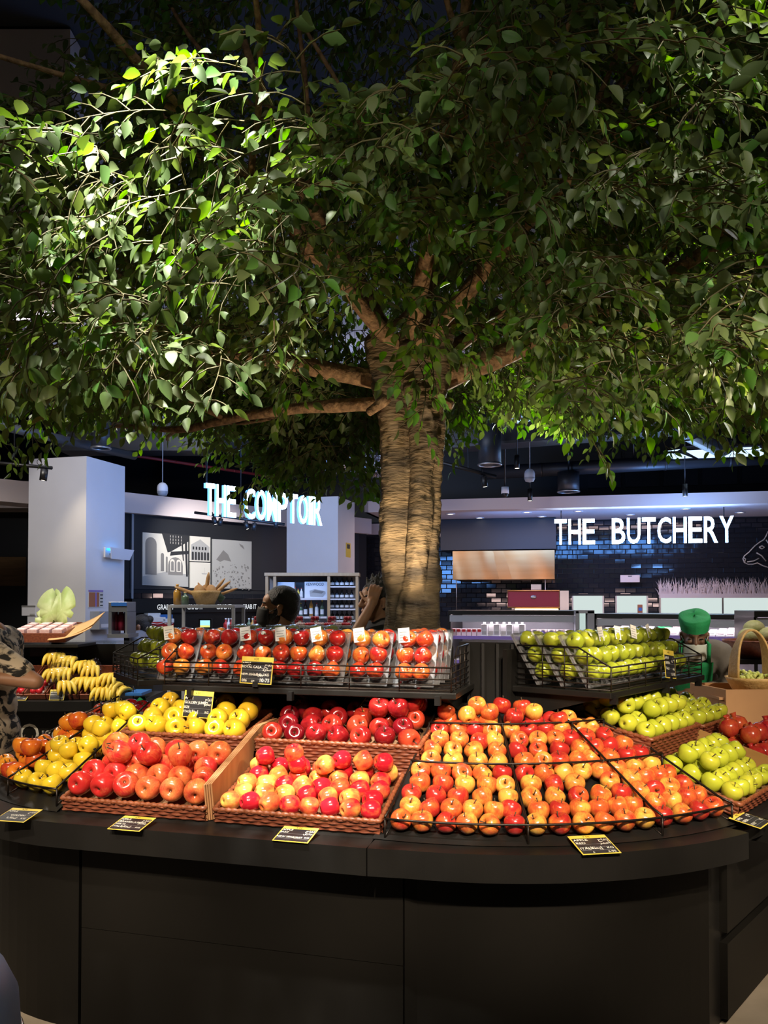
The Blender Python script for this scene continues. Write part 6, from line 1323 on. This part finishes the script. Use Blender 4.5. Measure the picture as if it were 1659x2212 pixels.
for i in range(7):
    t = thing('milk_carton', ORD[i] + ' white carton in the upper chiller shelf, counted from the trunk', 'carton', CM1 @ Matrix.Translation((CW1 * (.28 + .05 * i), .12 + .06 * (i % 2), 1.20)), 'white cartons'); part('pack', MB().box((-.034, -.034, 0), (.034, .034, .14), bev=.006), M_whiteg, t); part('cap', MB().lathe([(.014, .14), (.014, .165), (0, .165)], 10), M_paper, t); part('label', MB().box((-.026, -.036, .02), (.026, -.034, .06)), M_mprint, t)
for i in range(6): t = thing('small_pack', ORD[i] + ' pink and white pack in the upper chiller shelf beside the trunk', 'pack', CM1 @ Matrix.Translation((CW1 * (.03 + .042 * i), .1, 1.20)), 'pink and white packs'); part('pack', MB().box((-.026, 0, 0), (.026, .06, .085), bev=.004), M_pack, t); part('label', MB().box((-.02, -.002, .05), (.02, 0, .08)), M_red, t)
for i in range(5): t = thing('round_tub', ORD[i] + ' round-labelled tub at the far end of the upper chiller shelf', 'tub', CM1 @ Matrix.Translation((CW1 * (.68 + .065 * i), .12, 1.20)), 'round-labelled tubs'); part('tub', MB().lathe([(0, 0), (.04, 0), (.048, .085), (0, .085)], 16), M_pack, t); part('label', MB().lathe([(0, .0), (.03, 0)], 14, M=Matrix.Translation((0, -.05, .045)) @ Matrix.Rotation(PI / 2, 4, 'X')), M_purple, t)
for j, z in enumerate((1.24, 1.02, .80)):
    for i in range(16):
        t = thing('meat_tray', '%s wrapped meat tray on the %s shelf of the long chiller' % (ORD[i], ('top', 'middle', 'lowest')[j]), 'meat tray', CM2 @ Matrix.Translation((CW2 * (.04 + .061 * i), .14, z)) @ Matrix.Rotation(.35 + .1 * (i % 3) + .5 * (j > 0), 4, 'X'), 'wrapped meat trays'); part('tray', MB().box((-.042, 0, 0), (.042, .15, .02), bev=.003), M_whiteg, t); part('meat', MB().box((-.034, .012, .02), (.034, .13, .032), bev=.005), M_pack if (i + j) % 3 else M_whiteg, t)
for i, px in enumerate((1440, 1452)): q = at(px, 1362, 8.85); solo('green_bundle', MB().lathe([(0, 0), (.04, 0), (.05, .06), (.03, .12), (0, .12)], 12, fn=lambda a, z: 1 + .25 * math.sin(5 * a)), M_green, ('first', 'second')[i] + ' green bundle on the top shelf of the long chiller', 'bundle', 'green bundles', Matrix.Translation((q.x, q.y + .2, 1.245)) @ Matrix.Rotation(.3, 4, 'Y'))
hd = thing('copper_hood', 'wide polished copper hood panel on the butchery wall', 'hood', BM @ Matrix.Translation((Bp(978, 1250, 1.2).x, 1.2, Bp(1000, 1252, 1.2).z))); hw = Bp(1198, 1220, 1.2).x - Bp(978, 1220, 1.2).x; hh = Bp(1090, 1190, 1.2).z - Bp(1090, 1252, 1.2).z
M_cop2 = M_copper; mbh = MB(); mbh.grid(lambda U, V: (hw * U, -.012 * math.sin(U * 9) - .008 * math.sin(U * 21 + V * 2), hh * V), 40, 3); part('copper_sheet', mbh, M_copper, hd); part('hood_box', MB().box((0, .012, 0), (hw, .68, hh)), M_copper, hd); part('wire', MB().tube([(.06, 0, 0), (.06, 0, -.55)], .006, 4), M_steel, hd); part('wire', MB().tube([(hw * .91, 0, 0), (hw * .91, 0, -.35), (hw * .92, 0, -.52)], .006, 4), M_steel, hd)
solo('dark_header', MB().box((Bp(950, 1, 1.3).x, 1.3, Bp(1000, 1188, 1.3).z), (Bp(1196, 1, 1.3).x, 1.88, 2.96), M=BM), M_darkwall, 'matt black header panel above the copper hood', 'panel')
def wbox(name, px0, py0, px1, py1, t_, dep, mat, label, cat): a = Bp(px0, py1, t_); b = Bp(px1, py0, t_); t = thing(name, label, cat, BM @ Matrix.Translation((a.x, t_, a.z))); part('body', MB().box((0, 0, 0), (b.x - a.x, dep, b.z - a.z), bev=.006), mat, t); return t, b.x - a.x, b.z - a.z
rb, W_, H_ = wbox('rotisserie_oven', 1097, 1276, 1208, 1312, .45, .5, M_maroon, 'maroon rotisserie oven with emblem under the copper hood', 'oven')
part('emblem', MB().lathe([(0, 0), (.05, 0), (.04, .008), (0, .008)], 8, M=Matrix.Translation((W_ * .5, -.002, H_ * .62)) @ Matrix.Rotation(PI / 2, 4, 'X') @ Matrix.Diagonal((1, .6, 1, 1))), M_steel, rb); part('trim', MB().tube([(0, -.004, 0), (W_, -.004, 0), (W_, -.004, H_), (0, -.004, H_)], .012, 4, closed=True), M_copper, rb); part('warm_strip', MB().box((W_ * .14, .0, -.07), (W_ * .98, .3, -.02)), M_flame, rb); part('side_module', MB().box((W_ + .01, 0, -.06), (W_ + .14, .4, H_)), M_steel, rb); part('stand_foot', MB().box((.05, .1, -1.25), (W_ - .05, .5, -.08)), M_black, rb); part('flue', MB().box((W_ * .45, .1, H_), (W_ * .65, .3, H_ + .1)), M_steel, rb)
for i, (a_, b_, c_, d_, lab) in enumerate(((1237, 1287, 1303, 1327, 1), (1331, 1287, 1398, 1327, 2), (1426, 1291, 1700, 1337, 3))):
    a = Bp(a_, d_, 1.86); b = Bp(c_, b_, 1.86); o = struct('window_%d' % lab, MB().box((a.x, 1.86, a.z - .3), (b.x, 1.89, b.z), M=BM), M_window); k = max(1, round((b.x - a.x) / .9))
    for q in range(k + 1): xx = a.x + (b.x - a.x) * q / k; part('frame', MB().box((xx - .012, 1.84, a.z - .3), (xx + .012, 1.86, b.z), M=BM), M_steel, o)
    part('frame', MB().box((a.x, 1.84, b.z), (b.x, 1.90, b.z + .03), M=BM), M_blackmetal, o)
wp_, W2_, H2_ = wbox('menu_board', 1340, 1242, 1382, 1258, 1.75, .02, M_soffit, 'small pale pink tilted board on the butchery tiles', 'board'); part('hook', MB().box((W2_ * .4, -.004, H2_ * .8), (W2_ * .6, 0, H2_ * .9)), M_kprint, wp_)
bq, W3_, H3_ = wbox('snack_box', 1378, 1306, 1388, 1326, 1.6, .08, M_orangecloth, 'small orange pack standing before the lit window', 'pack'); part('label', MB().box((.01, -.004, .05), (W3_ - .01, 0, H3_ - .05)), M_blue, bq)
ga = Bp(1425, 1285, 1.6); gb = Bp(1720, 1285, 1.6); gt = thing('reed_trough', 'pale pink artificial reeds along the butchery window', 'reeds', BM @ Matrix.Translation((ga.x, 1.6, ga.z)))
part('trough', MB().box((0, -.03, -.05), (gb.x - ga.x, .12, .02)), M_soffit, gt); mb = MB(); rr = random.Random(8)
for i in range(520):
    x = rr.uniform(0, gb.x - ga.x); y = rr.uniform(-.02, .1); h = rr.uniform(.10, .30) ** 1.0; le = rr.gauss(0, .06); pts = [(x, y, 0), (x + le * .3, y, h * .5), (x + le, y, h)]; w2 = .006
    vs = [(pts[0][0] - w2, y, 0), (pts[0][0] + w2, y, 0), (pts[1][0] + w2 * .8, y, pts[1][2]), (pts[1][0] - w2 * .8, y, pts[1][2]), (pts[2][0], y, pts[2][2])]; mb.add(vs, [(0, 1, 2, 3), (3, 2, 4)])
part('reeds', mb, M_soffit, gt, kind='stuff')
cow = thing('cow_line_drawing', 'pale line drawing of a cow head on the butchery tiles', 'wall decal', BM @ Matrix.Translation((Bp(1632, 1190, 1.88).x, 1.88, Bp(1632, 1190, 1.88).z)))
for L in ([(1659, 1148), (1655, 1158), (1650, 1166), (1640, 1172), (1630, 1180), (1618, 1193), (1608, 1201), (1605, 1207), (1608, 1215), (1616, 1219), (1626, 1219), (1636, 1216), (1648, 1222), (1660, 1226), (1680, 1224)], [(1659, 1148), (1668, 1162), (1680, 1172)], [(1606, 1204), (1611, 1208), (1609, 1213)], [(1640, 1182), (1646, 1179), (1652, 1182), (1646, 1186), (1640, 1182)], [(1614, 1214), (1628, 1212), (1640, 1206)], [(1634, 1194), (1645, 1200), (1655, 1212)], [(1655, 1166), (1662, 1176), (1668, 1190)]):
    part('line', MB().tube([BM @ Vector((Bp(a, b, 1.875).x, 1.875, Bp(a, b, 1.875).z)) for a, b in L], .010, 4), M_cream, cow, True)
# ---- cardboard bin with gift baskets of grapes, melon basket
bn = thing('cardboard_bin', 'large brown cardboard bin standing behind the fruit island wing', 'bin', Vector((2.3, 4.9, 0))); q0 = at(1568, 1490, 4.72)
M_bin = pm('bin_card', (.36, .185, .085), (.42, .22, .10), scale=3, rough=.8); z1_ = q0.z
part('front_face', MB().box((q0.x, 4.72, 0), (q0.x + .95, 4.735, z1_)), M_bin, bn, True); part('side_face', MB().add([(q0.x, 4.72, 0), (q0.x - .055, 5.12, 0), (q0.x - .055, 5.12, z1_), (q0.x, 4.72, z1_), (q0.x + .014, 4.735, 0), (q0.x - .041, 5.12, 0), (q0.x - .041, 5.12, z1_), (q0.x + .014, 4.735, z1_)], [(0, 3, 2, 1), (4, 5, 6, 7), (3, 7, 6, 2), (0, 1, 5, 4), (1, 2, 6, 5), (0, 4, 7, 3)]), M_bin, bn, True); part('back_face', MB().box((q0.x - .05, 5.12, 0), (q0.x + .95, 5.135, z1_)), M_bin, bn, True); part('lid_board', MB().box((q0.x - .03, 4.74, z1_ - .06), (q0.x + .94, 5.11, z1_ - .045)), M_bin, bn, True)
a = at(1531, 1519, 4.92); part('hand_hole', MB().lathe([(0, 0), (.045, 0), (.045, .003), (0, .003)], 16, M=Matrix.Translation((q0.x - .032, 4.92, a.z)) @ Matrix.Rotation(-PI / 2, 4, 'Y') @ Matrix.Diagonal((.5, 1, 1, 1))), M_card, bn, True)
M_grape = pm('green_grape', (.50, .56, .12), (.58, .60, .20), scale=20, rough=.25, coat=.3)
def gift(px, Y, label, h=.34):
    x = at(px, 1, Y).x; M = Matrix.Translation((x, Y, z1_ - .044)) @ Matrix.Rotation(.25, 4, 'Z'); t = thing('gift_basket', label, 'basket', M)
    part('woven_bowl', MB().lathe([(0, 0), (.09, 0), (.135, .08), (.145, .10), (.13, .095), (.085, .012), (0, .012)], 26, fn=lambda a, z: 1 + .03 * math.cos(24 * a)), M_rattan, t); mb = MB(); W_ = 21
    def fn(U, V): a = PI * U; wd = (.014 + .030 * abs(math.cos(a)) ** 3) * (V - .5) * 2; r = .112 * math.cos(a); return (r, wd, .08 + h * .78 * math.sin(a) ** .8)
    mb.grid(fn, 26, 8); o = part('handle', mb, M_rattan, t); m_ = o.modifiers.new('s', 'SOLIDIFY'); m_.thickness = .012
    for k in range(2):
        mb = MB(); rr = random.Random(k + int(px))
        for i in range(34): a = rr.uniform(0, 6.28); r_ = .085 * math.sqrt(rr.random()); mb.ball((r_ * math.cos(a) + (-.03 + .06 * k), r_ * math.sin(a) * .9, .075 + rr.uniform(.02, .075) * (1 - r_ / .15)), .0125, 8, 6)
        g_ = solo('grape_bunch', mb, M_grape, ('first', 'second')[k] + ' bunch of green grapes in the ' + ('nearer' if px < 1620 else 'farther') + ' gift basket', 'grapes', None, M)
    return t
gift(1609, 4.92, 'pale rattan basket with tall handle holding green grapes', .37); gift(1694, 4.90, 'second pale rattan basket with tall handle at the frame edge', .36)
mbk = thing('melon_basket', 'dark wicker basket of melons behind the grape baskets', 'basket', at(1650, 1420, 6.6)); 
part('woven_bowl', MB().lathe([(0, 0), (.20, 0), (.30, .12), (.31, .14), (.29, .13), (.19, .015), (0, .015)], 28, fn=lambda a, z: 1 + .015 * math.cos(26 * a)), M_wicker, mbk)
part('shelf_bracket', MB().box((-.3, -.2, -.04), (.6, .3, -.005)), M_black, mbk); part('shelf_leg', MB().box((.1, 0, -1.1), (.16, .06, -.04)), M_black, mbk)
M_melon = pm('melon_rind', (.30, .30, .10), (.45, .40, .2), scale=14, rough=.6, bump=.4)
for i, (dx, dy, dz) in enumerate(((-.14, -.05, .16), (.0, -.1, .17), (-.04, .08, .22), (.14, 0, .17))): solo('melon', MB().ball((0, 0, 0), (.085, .08, .075), 16, 10), M_melon, ORD[i] + ' netted melon in the dark wicker basket, counted from the chiller', 'melon', 'melons', Matrix.Translation(at(1650, 1420, 6.6) + Vector((dx, dy, dz))))
solo('curved_handle', MB().tube([at(1643 + 26 * (1 - math.cos(i * .26)), 1640 - 48 * math.sin(i * .26), 4.3) for i in range(7)] , .009, 8), M_steel, 'curved steel trolley handle at the edge beside the pomegranates', 'handle')
# ---- fruit on the banana end of the island and the blue basket stand close to the camera
wbM = frame((-1.42, 3.98, 1.0), (.8, -.6, 0), (.6, .8, 0)); bt = basket('wicker_basket', wbM, .34, .26, .07, .07, 'small wicker basket of dark red apples at the banana end', .03)
k = 0
for y in (.05, .13, .21):
    for x in (.06, .15, .24, .30)[:3 + (y < .1)]: rest('darkred', wbM @ Vector((x, y, .075)), jit((0, 0, 1), .4), ORD[k] + ' dark red apple in the small basket at the banana end', 'dark red apples at the banana end'); k += 1
part('basket_stand', MB().box((.03, .03, -.2), (.31, .23, -.002)), M_black, bt)
solo('cucumber', MB().tube([at(298, 1516, 4.1), at(306, 1511, 4.1), at(314, 1508, 4.1)], [.012, .016, .010], 8), M_green, 'short green cucumber behind the dark red apples', 'cucumber')
bq = thing('blue_bin', 'blue rounded plastic bin with a gold-framed card close to the camera', 'bin', Vector((-1.10, 2.12, 0)))
M_bluep = pm('dull_blue_plastic', (.22, .30, .55), (.26, .34, .58), scale=4, rough=.45)
part('tub', MB().lathe([(0, 0), (.14, 0), (.16, .30), (.172, .50), (.165, .60), (.13, .675), (.07, .70), (0, .705)], 30), M_bluep, bq); part('rim', MB().tube([(.173 * math.cos(i * PI / 15), .173 * math.sin(i * PI / 15), .50) for i in range(30)], .006, 6, closed=True), M_steel, bq)
part('card_frame', MB().box((-.10, -.004, 0), (.10, .004, .14), M=Matrix.Translation((.09, -.165, .44)) @ Matrix.Rotation(-.3, 4, 'X')), M_gold, bq); part('card_print', MB().box((-.088, -.008, .012), (.088, -.004, .128), M=Matrix.Translation((.09, -.165, .44)) @ Matrix.Rotation(-.3, 4, 'X')), M_pink, bq)
